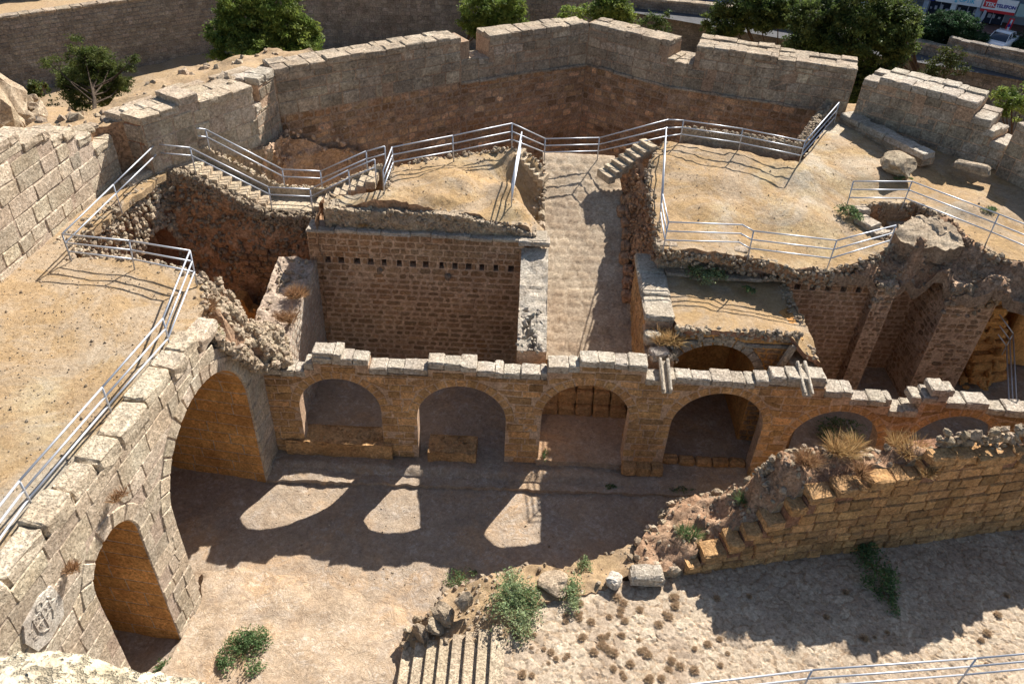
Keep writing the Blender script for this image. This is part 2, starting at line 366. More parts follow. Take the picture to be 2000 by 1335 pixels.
def rock(mb, p, s, tint=None, mat=0, lod=1, flat=1.):
    V = random.choice(RK[lod])*np.array([1, U(.65, 1), U(.5, .9)]); V = V.dot(rot3().T)*s; V[:, 2] *= flat
    mb.add(V+np.array(p), ICO[lod][1], tint or tn(.2, .06), mat)
def rough_face(mb, S, u0, u1, zb, zt, res=.12, amp=.12, mat=0, sc=1.3, seed=0, tint=(1, 1, 1), slope=0.):
    # uneven upright sheet; zb, zt may be functions of u
    nu = max(2, int((u1-u0)/res)); fb = zb if callable(zb) else (lambda u: zb); ft = zt if callable(zt) else (lambda u: zt)
    nz = max(2, int(max(ft(u0)-fb(u0), ft(u1)-fb(u1), .3)/res)); V = []
    for j in range(nz+1):
        for i in range(nu+1):
            u = u0+(u1-u0)*i/nu; z = fb(u)+(ft(u)-fb(u))*j/nz; p = S(u, z, 0)
            d = amp*(NZ((p[0]+seed, p[1], p[2]), sc, 5))-slope*(z-fb(u)); V.append(S(u, z, d))
    Fs = [(j*(nu+1)+i, j*(nu+1)+i+1, (j+1)*(nu+1)+i+1, (j+1)*(nu+1)+i) for j in range(nz) for i in range(nu)]
    mb.add(np.array(V), Fs, tint, mat)
def stones_on(mb, S, u0, u1, zb, zt, n, s=(.06, .16), mat=0, d=-.02, v=.25, lod=1, slope=0., base=1.):
    fb = zb if callable(zb) else (lambda u: zb); ft = zt if callable(zt) else (lambda u: zt)
    for k in range(n):
        u = U(u0, u1); z = U(fb(u), ft(u)); r_ = U(*s); p = S(u, z, d-slope*(z-fb(u))+U(-.03, .03)); rock(mb, p, r_, tn(v, .07, base), mat, lod)
# ------------------------------------------------------------------ ground sheets
def pip(x, y, poly):
    c = False; n = len(poly); j = n-1
    for i in range(n):
        xi, yi = poly[i][0], poly[i][1]; xj, yj = poly[j][0], poly[j][1]
        if (yi > y) != (yj > y) and x < (xj-xi)*(y-yi)/(yj-yi)+xi: c = not c
        j = i
    return c
def idw(ctrl, k=3.):
    C = np.array(ctrl, float)
    def f(x, y):
        d = (C[:, 0]-x)**2+(C[:, 1]-y)**2+1e-4; w_ = d**(-k/2); return float((w_*C[:, 2]).sum()/w_.sum())
    return f
def sheet(name, poly, mats, ctrl=(), res=.3, amp=.05, nsc=.6, skirt=0, smat=0, seed=0, edge=.09, zf=None, root=None, fine=0., tintf=None, smooth=True):
    poly = [np.array(p, float) for p in poly]; P = []
    for i in range(len(poly)):                        # ragged border
        a, b = poly[i], poly[(i+1) % len(poly)]; n = max(1, int(np.linalg.norm((b-a)[:2])/max(res, .15)))
        for k in range(n):
            p = a+(b-a)*k/n; e = edge if k else 0
            P.append((p[0]+U(-e, e), p[1]+U(-e, e)))
    nb = len(P); xs = [p[0] for p in P]; ys = [p[1] for p in P]
    zf = zf or idw([tuple(p) for p in poly]+[tuple(c) for c in ctrl])
    x = min(xs)
    while x < max(xs):
        y = min(ys)
        while y < max(ys):
            X, Y = x+U(-.3, .3)*res, y+U(-.3, .3)*res
            if pip(X, Y, P[:nb]): P.append((X, Y))
            y += res
        x += res
    o = delaunay_2d_cdt([Vector(p) for p in P], [(i, (i+1) % nb) for i in range(nb)], [list(range(nb))], 1, 1e-5)
    def zz(p): return zf(p[0], p[1])+amp*NZ((p[0]+seed, p[1], 0), nsc, 4)+(fine*NZ((p[0]*1., p[1], 5+seed), 3.5, 3) if fine else 0)
    V = np.array([(p[0], p[1], zz(p)) for p in o[0]]); mb = MB(); fs = [tuple(f) for f in o[2]]
    if fs and len(fs[0]) >= 3:
        a, b, c = (V[i] for i in fs[0][:3])
        if np.cross((b-a)[:2], (c-a)[:2]) < 0: fs = [f[::-1] for f in fs]
    mb.add(V, fs, [tintf(*V[list(f)].mean(0)) for f in fs] if tintf else (1, 1, 1), 0)
    if skirt:
        B = np.array([(P[i][0], P[i][1], zz(P[i])) for i in range(nb)]); Lw = B.copy()
        Lw[:, 2] = [skirt(*b) for b in B] if callable(skirt) else np.minimum(skirt, B[:, 2]-.02)
        if np.sum(B[:, 0]*np.roll(B[:, 1], -1)-np.roll(B[:, 0], -1)*B[:, 1]) < 0: B = B[::-1]; Lw = Lw[::-1]
        mb.add(np.concatenate([B, Lw]), [(nb+i, nb+(i+1) % nb, (i+1) % nb, i) for i in range(nb)], (1, 1, 1), smat)
    ob = mb.build(name, mats, root, smooth); ob_z = lambda x, y: zz((x, y))
    ob_z.poly = P[:nb]
    return ob, ob_z
# ------------------------------------------------------------------ tubes, railings
def tube(mb, a, b, r=.028, n=8, tint=(1, 1, 1), mat=0, r2=None):
    a = np.array(a, float); b = np.array(b, float); d = b-a; d /= np.linalg.norm(d)+1e-9; h = np.array([0, 0, 1.]) if abs(d[2]) < .9 else np.array([1., 0, 0])
    x = np.cross(d, h); x /= np.linalg.norm(x); y = np.cross(d, x); r2 = r if r2 is None else r2
    c = [(math.cos(2*math.pi*k/n), math.sin(2*math.pi*k/n)) for k in range(n)]
    V = [a+(x*p+y*q)*r for p, q in c]+[b+(x*p+y*q)*r2 for p, q in c]
    mb.add(V, [(k, (k+1) % n, n+(k+1) % n, n+k) for k in range(n)]+[tuple(range(n))[::-1], tuple(range(n, 2*n))], tint, mat)
def railing(label, pts, nr=3, h=1.08, group='metal tube railings on the ruins', r=.028, extra=()):
    # pts: (base point, top point); post flag
    root = thing('railing', label, 'railing', pts[0][0], group)
    for (b, t, post) in pts:
        if not post: continue
        mb = MB(); tube(mb, b-np.array([0, 0, .12]), t, r*.95); mb.build('post', M['rail'], root, True)
    for k in range(nr):
        f = 1-k*.33; mb = MB()
        for i in range(len(pts)-1):
            (b0, t0, _), (b1, t1, _) = pts[i], pts[i+1]
            p, q = b0+(t0-b0)*f, b1+(t1-b1)*f; tube(mb, p, q, r)
        mb.build('rail', M['rail'], root, True)
    return root
def rp(bx, by, tx, ty, z, h=1.08, post=True):
    b = G(bx, by, z); t = G(tx, ty, z+h); dv = (t-b)[:2]; k = np.linalg.norm(dv)
    if k > .22: t[:2] = b[:2]+dv/k*.22
    return (b, t, post)
# ------------------------------------------------------------------ plants
def blade(mb, p, l, wd, d, tint, mat=0, bend=.3):
    d = np.array(d, float); d /= np.linalg.norm(d)+1e-9; s = np.cross(d, [U(-1, 1), U(-1, 1), U(-.2, 1)]); s /= np.linalg.norm(s)+1e-9
    p = np.array(p); m_ = p+d*l*.55; e = p+d*l+np.array([0, 0, -bend*l*.5])
    mb.add([p-s*wd, p+s*wd, m_+s*wd*.8, m_-s*wd*.8, e], [(0, 1, 2, 3), (3, 2, 4)], tint, mat)
def leafq(mb, p, s, tint, mat=0, up=None):
    a = RNG.normal(size=3); 
    if up is not None: a = a*.7+np.array(up)
    a /= np.linalg.norm(a); x = np.cross(a, RNG.normal(size=3)); x /= np.linalg.norm(x); y = np.cross(a, x); p = np.array(p)
    mb.add([p-x*s, p-y*s*.5, p+x*s, p+y*s*.5], [(0, 1, 2, 3)], tint, mat)
def leaves(mb, P, s, tint, up=(0, 0, .5)):
    n = len(P); a = RNG.normal(size=(n, 3))*.8+np.array(up); a /= np.linalg.norm(a, axis=1)[:, None]; x = np.cross(a, RNG.normal(size=(n, 3))); x /= np.linalg.norm(x, axis=1)[:, None]; y = np.cross(a, x)
    s = (s*RNG.uniform(.6, 1.3, n))[:, None]; V = np.stack([P-x*s, P-y*s*.45, P+x*s, P+y*s*.45], 1).reshape(-1, 3)
    mb.add(V, np.arange(4*n).reshape(n, 4), np.asarray(tint)*RNG.uniform(.8, 1.2, (n, 1)))
def tuft(mb, p, r, n, tint0=(1, 1, 1), up=.8, wd=.006, mat=0):
    for k in range(n):
        a = U(0, 6.28); t = U(0, 1)**.6; d = (math.cos(a)*t, math.sin(a)*t, up*U(.5, 1.2)); c = tn(.3, .06); c = tuple(c[i]*tint0[i] for i in range(3))
        blade(mb, np.array(p)+np.array([math.cos(a), math.sin(a), 0])*r*.25*t, r*U(.6, 1.1), wd, d, c, mat)
def shrub(name, label, cat, px, z, rpx, rpy, n, ls, mat, h=.35, group=None, twig=True, pos=None):
    c = G(px[0], px[1], z) if pos is None else np.array(pos); D = np.linalg.norm(c-np.array([0, 0, CH])); rx = rpx/F*D; ry = rpy/F*D*1.35
    root = thing(name, label, cat, c, group); mb = MB(); lobes = [(U(-.7, .7)*rx, U(-.7, .7)*ry, U(.3, .6)) for k in range(9)]+[(0, 0, .7)]
    for k in range(n):
        l = random.choice(lobes); v = RNG.normal(size=3)*.42; q = np.array([l[0]+v[0]*rx*l[2], l[1]+v[1]*ry*l[2], 0]); rr = math.hypot(q[0]/rx, q[1]/ry)
        if rr > 1.05: continue
        zt = h*math.sqrt(max(0, 1.15-rr*rr))*(.75+.4*NZ((q[0]*3, q[1]*3, c[0]), 1.)); q[2] = max(.02, zt*(1-U(0, 1)**2*.9)); leafq(mb, c+q, ls*U(.6, 1.2), tn(.35, .12), 0, (0, 0, .6))
    mb.build('foliage', M[mat], root)
    if twig:
        tb = MB()
        for k in range(14):
            a = U(0, 6.28); e = c+np.array([math.cos(a)*rx*U(.4, .9), math.sin(a)*ry*U(.4, .9), h*U(.4, 1)]); tube(tb, c, e, .012, 5, r2=.004)
        tb.build('stem', M['brown'], root)
    return root
# ================================================================== THE SETTING
T = 7.7
DG = 'sheets'
base, _ = sheet('ground', [(-260, -60, -3), (260, -60, -3), (260, 400, -3), (-260, 400, -3)], M['moat'], res=26, amp=.0, edge=0)
struct(base)
# dry bank of the moat behind the bastion, with its own undulation
o, moat_z = sheet('moat_floor', [(-75, 24, -2.6), (-24, 20, -2), (-19, 34, -.5), (-10, 47, -1), (3, 56, -2.6), (20, 50, -2.8), (34, 38, -2.8), (60, 44, -2.9), (42, 62, -2.9), (17, 76, -2.9), (-20, 82, -2.9), (-42, 62, -2.8), (-62, 46, -2.8)],
                  M['moat'], ctrl=[(-15, 52, -1), (-26, 44, -.8)], res=1.3, amp=.5, nsc=.25, fine=.08); struct(o)
def gravel(f):
    def g(x, y, z):
        k = max(0., min(1., f(x, y)*.22+.25+1.5*NZ((x, y, 7), .55, 5))); j = 1+.10*NZ((x, y, 3), 3., 3); return ((1+.1*k)*j, (1+.24*k)*j, (1+.4*k)*j)
    return g
# courtyard floor
o, court_z = sheet('courtyard_floor', [(-18, 6, 0), (8, 6, 0), (24, 8, 0), (24, 36, 0), (-18, 36, 0)], M['rock'], res=.22, amp=.10, nsc=.55, fine=.04, seed=3, zf=lambda x, y: -.35 if y < 20.55 else 0.)
struct(o)
# pale worn rock slab in the front of the courtyard
sl_px = [(395, 1115), (470, 1105), (560, 1125), (640, 1150), (720, 1165), (790, 1190), (805, 1225), (785, 1270), (780, 1340), (770, 1450), (520, 1450), (300, 1340), (360, 1235), (395, 1165)]
o, _ = sheet('rock_slab', [np.append(G(u, v, -.2)[:2], -.16) for u, v in sl_px], M['rock'], res=.25, amp=.12, nsc=.9, fine=.03, seed=9, skirt=-.5, ctrl=[(-5, 12.6, -.05), (-7, 12.5, -.1)], tintf=lambda x, y, z: (1.2, 1.17, 1.12)); struct(o)
# ---- paved slope
def pave_h(x, y):
    return 1.42+.012*(x-.3)
pv_px = [(985, 1440), (975, 1250), (1010, 1190), (1180, 1140), (1335, 1118), (2000, 1030), (2200, 1005), (2250, 1500), (1500, 1500)]
pvp = [G(u, v, 1.42)[:2] for u, v in pv_px]
def vorpave(x, y):
    best = []
    X, Y = x/.42, y/.34
    for i in range(int(X)-2, int(X)+3):
        for j in range(int(Y)-2, int(Y)+3):
            h1 = math.sin(i*127.1+j*311.7)*43758.5453; h2 = math.sin(i*269.5+j*183.3)*43758.5453
            px, py = i+(h1-math.floor(h1))*.95, j+(h2-math.floor(h2))*.95; best.append((math.hypot(px-X, py-Y), i*31+j*17))
    best.sort(); return best[0], best[1]
def pave_zf(x, y):
    wx = x+.12*NZ((x, y, 1), 2., 2)+.25*NZ((x, y, 11), .5, 2); wy = y+.12*NZ((x, y, 8), 2., 2)
    (d1, id1), (d2, _) = vorpave(wx, wy); e = min(1, (d2-d1)/.28); k = math.sin(id1*12.9898)*437.5; k -= math.floor(k)
    return pave_h(x, y)+min(1, e*2.4)*(.022+.026*k)+.014*NZ((x, y, 2), 5., 3)-.05
def ptint(x, y, z):
    x, y = x+.12*NZ((x, y, 1), 2., 2)+.25*NZ((x, y, 11), .5, 2), y+.12*NZ((x, y, 8), 2., 2)
    (d1, id1), (d2, _) = vorpave(x, y); k = math.sin(id1*78.233)*4375.5; k -= math.floor(k); e = d2-d1
    a = .8+.4*k
    return (a*(1.02 if k > .5 else 1.06), a, a*.97) if e > .1 else (.8, .68, .56)
M['pave'] = stone('worn_paving', (.43, .36, .275), (.38, .305, .22), (.2, .17, .14), .55, .4, .48, 1., bs=.35)
o, _ = sheet('paved_slope', [(*p, 1.42) for p in pvp], M['pave'], res=.085, edge=.03, amp=0, zf=pave_zf, skirt=-.5, tintf=ptint, smooth=False); struct(o)
# ---- left terrace over the vaults
WA = np.array([-10.45, 8.0]); WB = np.array([-8.775, 21.3]); SW = SP(WA, WB)
def wl(y, off=0): return np.array([-8.93-.126*(20.07-y)-off, y])
lt = [(*wl(-4, .5), 8), (*wl(8, .5), 7.95), (*wl(14, .5), 7.9), (*wl(17.9, .55), 7.9)]+[tuple(G(u, v, z)) for u, v, z in ((400, 600, 7.6), (398, 560, 7.6), (388, 538, 7.7), (330, 520, 7.7), (270, 506, 7.7), (205, 503, 7.7), (142, 503, 7.7), (150, 470, 7.7), (215, 420, 7.7), (285, 368, 7.7), (325, 338, 7.7), (330, 300, 7.7), (230, 318, 7.8))]+[(-17.2, 26, 7.8), (-18.6, 18, 7.9), (-21, -4, 8)]
o, terr_z = sheet('terrace_ground', lt, [M['terr'], M['dirt']], res=.25, amp=.06, nsc=.5, fine=.025, skirt=lambda x, y, z: z-(.25 if y > 22.4 and x < -13 else 1.2), smat=1, seed=2, tintf=gravel(lambda x, y: 14.5-y), ctrl=[(-13, 14, 7.95), (-13.5, 19, 7.8)]); struct(o)
# ---- mound between pit room and ramp
md = [tuple(G(u, v, z)) for u, v, z in ((752, 374, 7.6), (765, 330, 7.7), (830, 312, 7.7), (930, 298, 7.6), (1000, 288, 7.7), (1040, 306, 7.4), (1062, 330, 6.9), (1052, 400, 5.6), (1058, 470, 4.2), (1068, 520, 3.4))]+[(.9, 27.5, 6.), (0.3, 27.6, 6.8), (-3, 27.75, 7.15), (-7.2, 27.75, 7.2), (-7.6, 28.6, 7.2)]
o, mound_z = sheet('mound_ground', md, [M['plaza'], M['earthface']], res=.18, amp=.07, nsc=.9, fine=.045, skirt=lambda x, y, z: z-1.3, smat=1, seed=4, tintf=gravel(lambda x, y: -1.6), ctrl=[tuple(G(880, 340, 7.75)), tuple(G(990, 360, 7.5)), tuple(G(1000, 400, 7.2)), tuple(G(850, 380, 7.6))]); struct(o)
# ---- plaza to the right of the ramp
pz = [tuple(G(u, v, z)) for u, v, z in ((1290, 486, 6.7), (1282, 440, 6.85), (1275, 390, 7.05), (1265, 340, 7.3), (1280, 300, 7.6), (1300, 276, 7.7), (1340, 280, 7.7), (1450, 296, 7.7), (1560, 316, 7.7), (1600, 268, 7.7), (1640, 200, 7.7))]
pz += [(20, 40, 7.8), (27, 34, 7.8), (34, 26, 7.6)]+[tuple(G(u, v, z)) for u, v, z in ((2080, 545, 6.9), (1985, 512, 7.), (1930, 492, 7.), (1880, 455, 7.), (1845, 425, 7.), (1795, 398, 7.), (1700, 398, 7.), (1672, 412, 6.9), (1690, 440, 6.8), (1740, 478, 6.6), (1700, 505, 6.5), (1620, 528, 6.4), (1560, 528, 6.5), (1480, 505, 6.6))]
o, plaza_z = sheet('plaza_ground', pz, [M['plaza'], M['earthface']], res=.2, amp=.07, nsc=.6, fine=.045, skirt=lambda x, y, z: z-.5 if y < 27 else z-2, smat=1, seed=5,
                   ctrl=[tuple(G(1400, 400, 7.15)), tuple(G(1400, 330, 7.5)), tuple(G(1550, 400, 7.2)), tuple(G(1700, 330, 7.5)), tuple(G(1900, 400, 7.3)), tuple(G(1330, 440, 6.9)), tuple(G(1500, 470, 6.75))],
                   tintf=gravel(lambda x, y: 2.2-abs(x-12.4-.15*(y-27)))); struct(o)
# ---- ramp
def ramp_h(y): return 2.6+(y-24.4)*.37
def ramp_zf(x, y):
    y0 = y; x, y = x+.14*NZ((x, y, 3), 1.4, 3), y+.1*NZ((x, y, 6), 1.6, 3)
    r = int(math.floor(y/.42)); k = math.sin(r*91.7)*43.1; off = (k-math.floor(k)); cx = (x+off)/.62; fx = abs(cx-math.floor(cx)-.5)*2; fy = abs(y/.42-r-.5)*2
    cell = math.sin(math.floor(cx)*12.7+r*45.3)*437.5; cell -= math.floor(cell); e = max(fx, fy)
    return ramp_h(y0)+(.02+.03*cell)*max(0, min(1, (.86-e)*7))
def ramp_t(x, y, z):
    x, y = x+.14*NZ((x, y, 3), 1.4, 3), y+.1*NZ((x, y, 6), 1.6, 3)
    r = int(math.floor(y/.42)); k = math.sin(r*91.7)*43.1; off = (k-math.floor(k)); cx = (x+off)/.62; fx = abs(cx-math.floor(cx)-.5)*2; fy = abs(y/.42-r-.5)*2
    cell = math.sin(math.floor(cx)*12.7+r*45.3)*437.5; cell -= math.floor(cell)
    return (.8+.2*cell, .72+.2*cell, .62+.2*cell) if max(fx, fy) < .8 and cell > .3 else (1.1, 1.06, 1.)
o, _ = sheet('ramp_paving', [(1.15, 24.45, 0), (4.95, 24.45, 0), (4.95, 31, 0), (4.4, 35.2, 0), (1., 35.2, 0), (1.1, 30, 0)], [M['pave'], M['earthface']], res=.1, edge=.01, amp=0, zf=lambda x, y: min(6.5+.03*NZ((x, y, 0), 1.), ramp_zf(x, y)), skirt=-.2, smat=1, tintf=ramp_t); struct(o)
# ================================================================== GATE BUILDING (left, with the two vaulted gateways)
gate = thing('gate_building', 'pale stone gate building with two deep vaulted gateways facing the courtyard, left side', 'building', (-9.5, 15, 0))
def yu(y): return (y-8.0)/math.cos(math.atan2(WB[0]-WA[0], WB[1]-WA[1]))
A1 = (yu(17.42), 2.62, 3.85); A2 = (yu(12.4), 1.02, 5.0)
out = [(yu(4), -.5)]+arcpts(A2[0], A2[2], A2[1], -.5)+arcpts(A1[0], A1[2], A1[1], -.5)+[(yu(21.3), -.5), (yu(21.3), 4.5), (yu(20.4), 5.0), (yu(19.9), 6.2), (yu(18.9), 6.9), (yu(18.2), 7.3), (yu(4), 7.6)]
mb = MB(); core(mb, SW, out, -.012, -5.5)
mb.build('wall_core', M['mortp'], gate)
def wtop(u):
    y = 8+(u)*.992
    return 7.75 if y < 18.3 else 7.3 if y < 18.75 else 6.75 if y < 19.9 else 5.6 if y < 20.4 else 4.7
mb = MB(); lay(mb, SW, yu(5.5), yu(21.25), -.5, 7.76, ch=.56, L=(.45, 1.45), gap=.012, g=.01, rough=.01, top=wtop, arches=[(A1[0], A1[1], A1[2], .52), (A2[0], A2[1], A2[2], .5)], v=.24, hue=.045, bev=.014, jit=.03, chv=.25, rnd=.15)
mb.build('stone_facing', M['pale'], gate)
mb = MB(); ring(mb, SW, A1[0], A1[2], A1[1], .5, 17, proud=.03, base=1.08)
for z0 in np.arange(-.5, A1[2]-.3, .55):
    for s in (-1, 1):
        x0 = A1[0]+s*A1[1]; q = [[x0, z0+.01], [x0+s*U(.4, .6), z0+.01], [x0+s*U(.4, .6), z0+.54], [x0, z0+.54]]
        if s < 0: q = [q[1], q[0], q[3], q[2]]
        patch(mb, SW, q, proud=.025, tint=tn(.1, .03, 1.05))
mb.build('arch_ring', M['pale'], gate, label='wide pointed ring of pale arch stones')
mb = MB(); ring(mb, SW, A2[0], A2[2], A2[1], .48, 7, proud=.03, base=1.05); mb.build('arch_ring', M['pale'], gate, label='small ring of pale arch stones')
# coping stones along the terrace edge, heights uneven
mb = MB(); u = yu(4)
while u < yu(18.6):
    l = U(.7, 1.5); h = random.choice([.5, .55, .6]); zt = 8.08+U(-.05, .09)-(.4 if u > yu(18) else 0); c = SW(u+l/2, zt-h/2, -.33+U(-.02, .03))
    sbox(mb, c, (l/2-.01, .34*U(.85, 1.15), h/2), math.atan2(WB[1]-WA[1], WB[0]-WA[0]), tint=tn(.12, .03), er=.05, jit=.03); u += l
mb.build('coping_stones', M['pale'], gate)
# far reveals of the vaults, ashlar in shade
for nm, (ac, ar, az), hh in (('vault_lining', A1, .5), ('vault_lining', A2, .6)):
    def SV(u, z, d, ac=ac, ar=ar, az=az):   # u depth into the building, z path length up the far jamb and over the vault
        u = np.asarray(u, float)*1.; z = np.asarray(z, float)+0*u; d = np.asarray(d, float)+0*u; th = np.clip((z-az)/ar, 0, math.pi)
        rr = ar-d; x = ac+np.where(z < az, rr, rr*np.cos(th)); zz = np.where(z < az, z, az+rr*np.sin(th)); return SW(x, zz, -u)
    mb = MB(); lay(mb, SV, .03, 5.5, -.5, az+ar*2.4, ch=hh, L=(.7, 1.6), gap=.006, g=.02, rough=.006, v=.1, hue=.03, bev=.02, jit=.006, chv=.1)
    mb.build(nm, M['vault'], gate)
mb = MB(); core(mb, SW, [(yu(4), -.2), (yu(21.2), -.2), (yu(21.2), 7.2), (yu(4), 7.2)], -5.5, -5.8); mb.build('rear_wall', M['redm'], gate)
# marble relief plaque
pl = MB(); SQ = SW
po = [(yu(9.42), 6.72), (yu(9.25), 6.3), (yu(9.4), 5.75), (yu(9.75), 5.6), (yu(10.35), 5.72), (yu(10.5), 6.1), (yu(10.42), 6.75), (yu(10.05), 6.86)]
core(pl, SW, po, .06, -.02); plq = pl.build('relief_plaque', M['white'], gate, label='broken white marble slab with a carved shield')
rm = MB(); cx, cz = yu(9.9), 6.27
def shield(s): return [(cx-.27*s, cz+.3*s), (cx+.27*s, cz+.3*s), (cx+.27*s, cz-.08*s), (cx+.18*s, cz-.26*s), (cx, cz-.36*s), (cx-.18*s, cz-.26*s), (cx-.27*s, cz-.08*s)]
def line(mb, S, pts, w_, d, close=True):
    n = len(pts)
    for i in range(n if close else n-1):
        a, b = np.array(pts[i]), np.array(pts[(i+1) % n]); t = (b-a)/np.linalg.norm(b-a); nn = np.array([-t[1], t[0]])*w_/2; a = a-t*w_/2; b = b+t*w_/2
        core(mb, S, [tuple(a-nn), tuple(b-nn), tuple(b+nn), tuple(a+nn)], d-.075, d-.105)
line(rm, SW, shield(1.), .03, .16); line(rm, SW, [(cx, cz+.3), (cx, cz-.34)], .022, .158, False); line(rm, SW, [(cx-.27, cz+.04), (cx+.27, cz+.04)], .022, .156, False)
for qx, qz in ((-.14, .17), (.14, .17), (-.13, -.09), (.12, -.09)):
    for k in range(5):
        x, z = cx+qx+U(-.07, .07), cz+qz+U(-.06, .06); a = U(0, 3.1); line(rm, SW, [(x, z), (x+.06*math.cos(a), z+.06*math.sin(a))], .02, .15+k*.001, False)
for k in range(9):
    s = random.choice((-1, 1)); x, z = cx+s*U(.32, .42), cz+U(-.3, .4); a = U(0, 3.1); line(rm, SW, [(x, z), (x+.07*math.cos(a), z+.07*math.sin(a))], .025, .15+k*.0005, False)
for k in range(10):
    a = k/10*6.28; b = (k+1)/10*6.28; line(rm, SW, [(cx+.02+.1*math.cos(a), cz+.42+.1*math.sin(a)), (cx+.02+.1*math.cos(b), cz+.42+.1*math.sin(b))], .02, .155, False)
sub(plq, 'carved_shield', rm, M['white'], plq)
# ================================================================== ARCADE
arc = thing('arcade_wall', 'roofless ashlar wall with six round arches crossing the whole courtyard', 'arcade wall', (5, 21.8, 0))
AX = -8.83
SA = SP((AX, 21.3), (20.5, 21.3))
def xa(x): return x-AX
AR = [(-6.18, 1.5, 2.3), (-1.72, 1.64, 2.1), (2.82, 1.6, 2.5), (7.65, 1.68, 2.35), (12.05, 1.62, 1.85), (16.35, 1.62, 1.9)]
prof = [(-8.83, 4.1), (-7.3, 4.42), (-6.95, 4.78), (-5.0, 4.42), (-2.9, 4.72), (-1.2, 4.55), (-.25, 4.5), (1.3, 4.95), (2.4, 5.22), (4.75, 4.6), (5.8, 4.66), (8.6, 4.78), (11.1, 4.42), (12.1, 4.1), (13.6, 3.72), (14.6, 4.4), (15.5, 4.2), (17.0, 3.92), (20.5, 3.9)]
def atop(x, p=prof):
    z = p[0][1]
    for a, b in p:
        if x >= a: z = b
    return z
out = [(0, 0)]
for c, r_, z_ in AR: out += arcpts(xa(c), z_, r_, 0, 28)
out += [(xa(20.5), 0)]
for i in range(len(prof)-2, -1, -1): out += [(xa(prof[i+1][0]), prof[i][1]-.28), (xa(prof[i][0]), prof[i][1]-.28)]
mb = MB(); core(mb, SA, out, -.004, -.55); mb.build('wall_core', M['mort'], arc)
mb = MB(); lay(mb, SA, 0, xa(20.5), 0, 5.3, ch=.35, L=(.4, .95), gap=.012, g=.02, rough=.012, dkp=.1, dkf=lambda u, z: .6 if atop(u+AX)-z < .75 else .28 if atop(u+AX)-z < 1.4 else .04, top=lambda u: atop(u+AX)-.27, arches=[(xa(c), r_, z_, .34) for c, r_, z_ in AR], v=.3, hue=.06, bev=.02, jit=.014, chv=.18)
mb.build('stone_facing', M['arc'], arc)
for c, r_, z_ in AR:
    mb = MB(); ring(mb, SA, xa(c), z_, r_, .33, 15, proud=.012, v=.2); mb.build('arch_ring', M['arc'], arc)
mb = MB()
for i in range(len(prof)-1):
    cap(mb, SA, xa(prof[i][0]), xa(prof[i+1][0]), prof[i][1], .29, .03, -.6, L=(.45, .75), v=.1)
for x0, x1, zt in ((-6.95, -5.9, 5.0), (2.45, 4.7, 5.24), (14.75, 15.6, 4.72), (14.2, 14.6, 4.3), (9.1, 11., 4.95)):
    if zt > atop((x0+x1)/2)+.1: cap(mb, SA, xa(x0), xa(x1), zt, .3, .02, -.6, L=(.5, .9), v=.08)
mb.build('coping_stones', M['arcpale'], arc)
# plinths, low sills, landing
mb = MB()
for x0, x1, zt, d in ((4.42, 6.0, .42, .42), (9.3, 10.5, .4, .3)):
    for k in range(int((x1-x0)/.55)+1):
        a = x0+k*.55; b = min(a+.55, x1)
        if b-a > .1: sbox(mb, ((a+b)/2, 21.3-d/2+.05, zt/2), ((b-a)/2-.005, d/2+.05, zt/2), tint=tn(.15), er=.03)
mb.build('plinth', M['arc'], arc)
for x0, x1, zt in ((-8.4, -4.35, .72), (-3.0, -1.15, .5)):
    mb = MB(); SL = SP((x0, 21.12), (x1, 21.12)); rough_face(mb, SL, 0, x1-x0, -.05, zt, .12, .07, sc=1.8)
    St = lambda u, z, d, x0=x0, zt=zt: np.stack([x0+np.asarray(u, float), 21.12+np.asarray(z, float), zt-.05+np.asarray(d, float)+0*np.asarray(u, float)], -1)
    rough_face(mb, St, 0, x1-x0, 0, 1.0, .12, .1, sc=1.8)
    SL2 = SP((x1, 21.12), (x1, 22.1)); rough_face(mb, SL2, 0, .98, -.05, zt, .12, .05)
    SL3 = SP((x1, 22.1), (x0, 22.1)); rough_face(mb, SL3, 0, x1-x0, -.05, zt, .12, .04)
    for k in range(50): rock(mb, (U(x0, x1), U(21.15, 22.1), zt-.06), U(.05, .11), tn(.2, .05, .9))
    mb.build('low_sill_wall', M['arc'], arc)
mb = MB()
for x in (5.42, 10.25):
    z = atop(x)+.12
    for s in (-1, 1): sbox(mb, (x+s*.13, 21.35, z-.02), (.05, .72, .11), tilt=(.22, 0), tint=(1.05, 1.05, 1.03), er=.02, jit=.01)
    sbox(mb, (x, 21.35, z-.12), (.16, .7, .05), tilt=(.22, 0), tint=(.95, .93, .9), er=.02, jit=.01)
mb.build('water_spout', M['arcpale'], arc)
o, _ = sheet('landing', [(1.15, 21.2, .3), (4.45, 21.2, .3), (4.95, 24.2, .32), (1.15, 24.2, .32)], M['rock'], res=.2, amp=.03, skirt=-.1, edge=.02, tintf=lambda x, y, z: (1., .9, .82)); struct(o)
o, _ = sheet('courtyard_ledge', [(-8.9, 19.95, -.2), (-5, 20.05, -.2), (-2, 20.1, -.2), (1.6, 20.15, -.2), (4.6, 20.2, -.2), (9, 20.3, -.2), (20, 20.5, -.2), (20, 21.45, .03), (-8.9, 21.45, .03)], M['rock'], res=.18, amp=.03, skirt=-.5, edge=.05, fine=.02, seed=8); struct(o)
st = thing('stone_steps', 'flight of worn dark stone steps seen through the third arch', 'steps', (2.8, 23.4, .3))
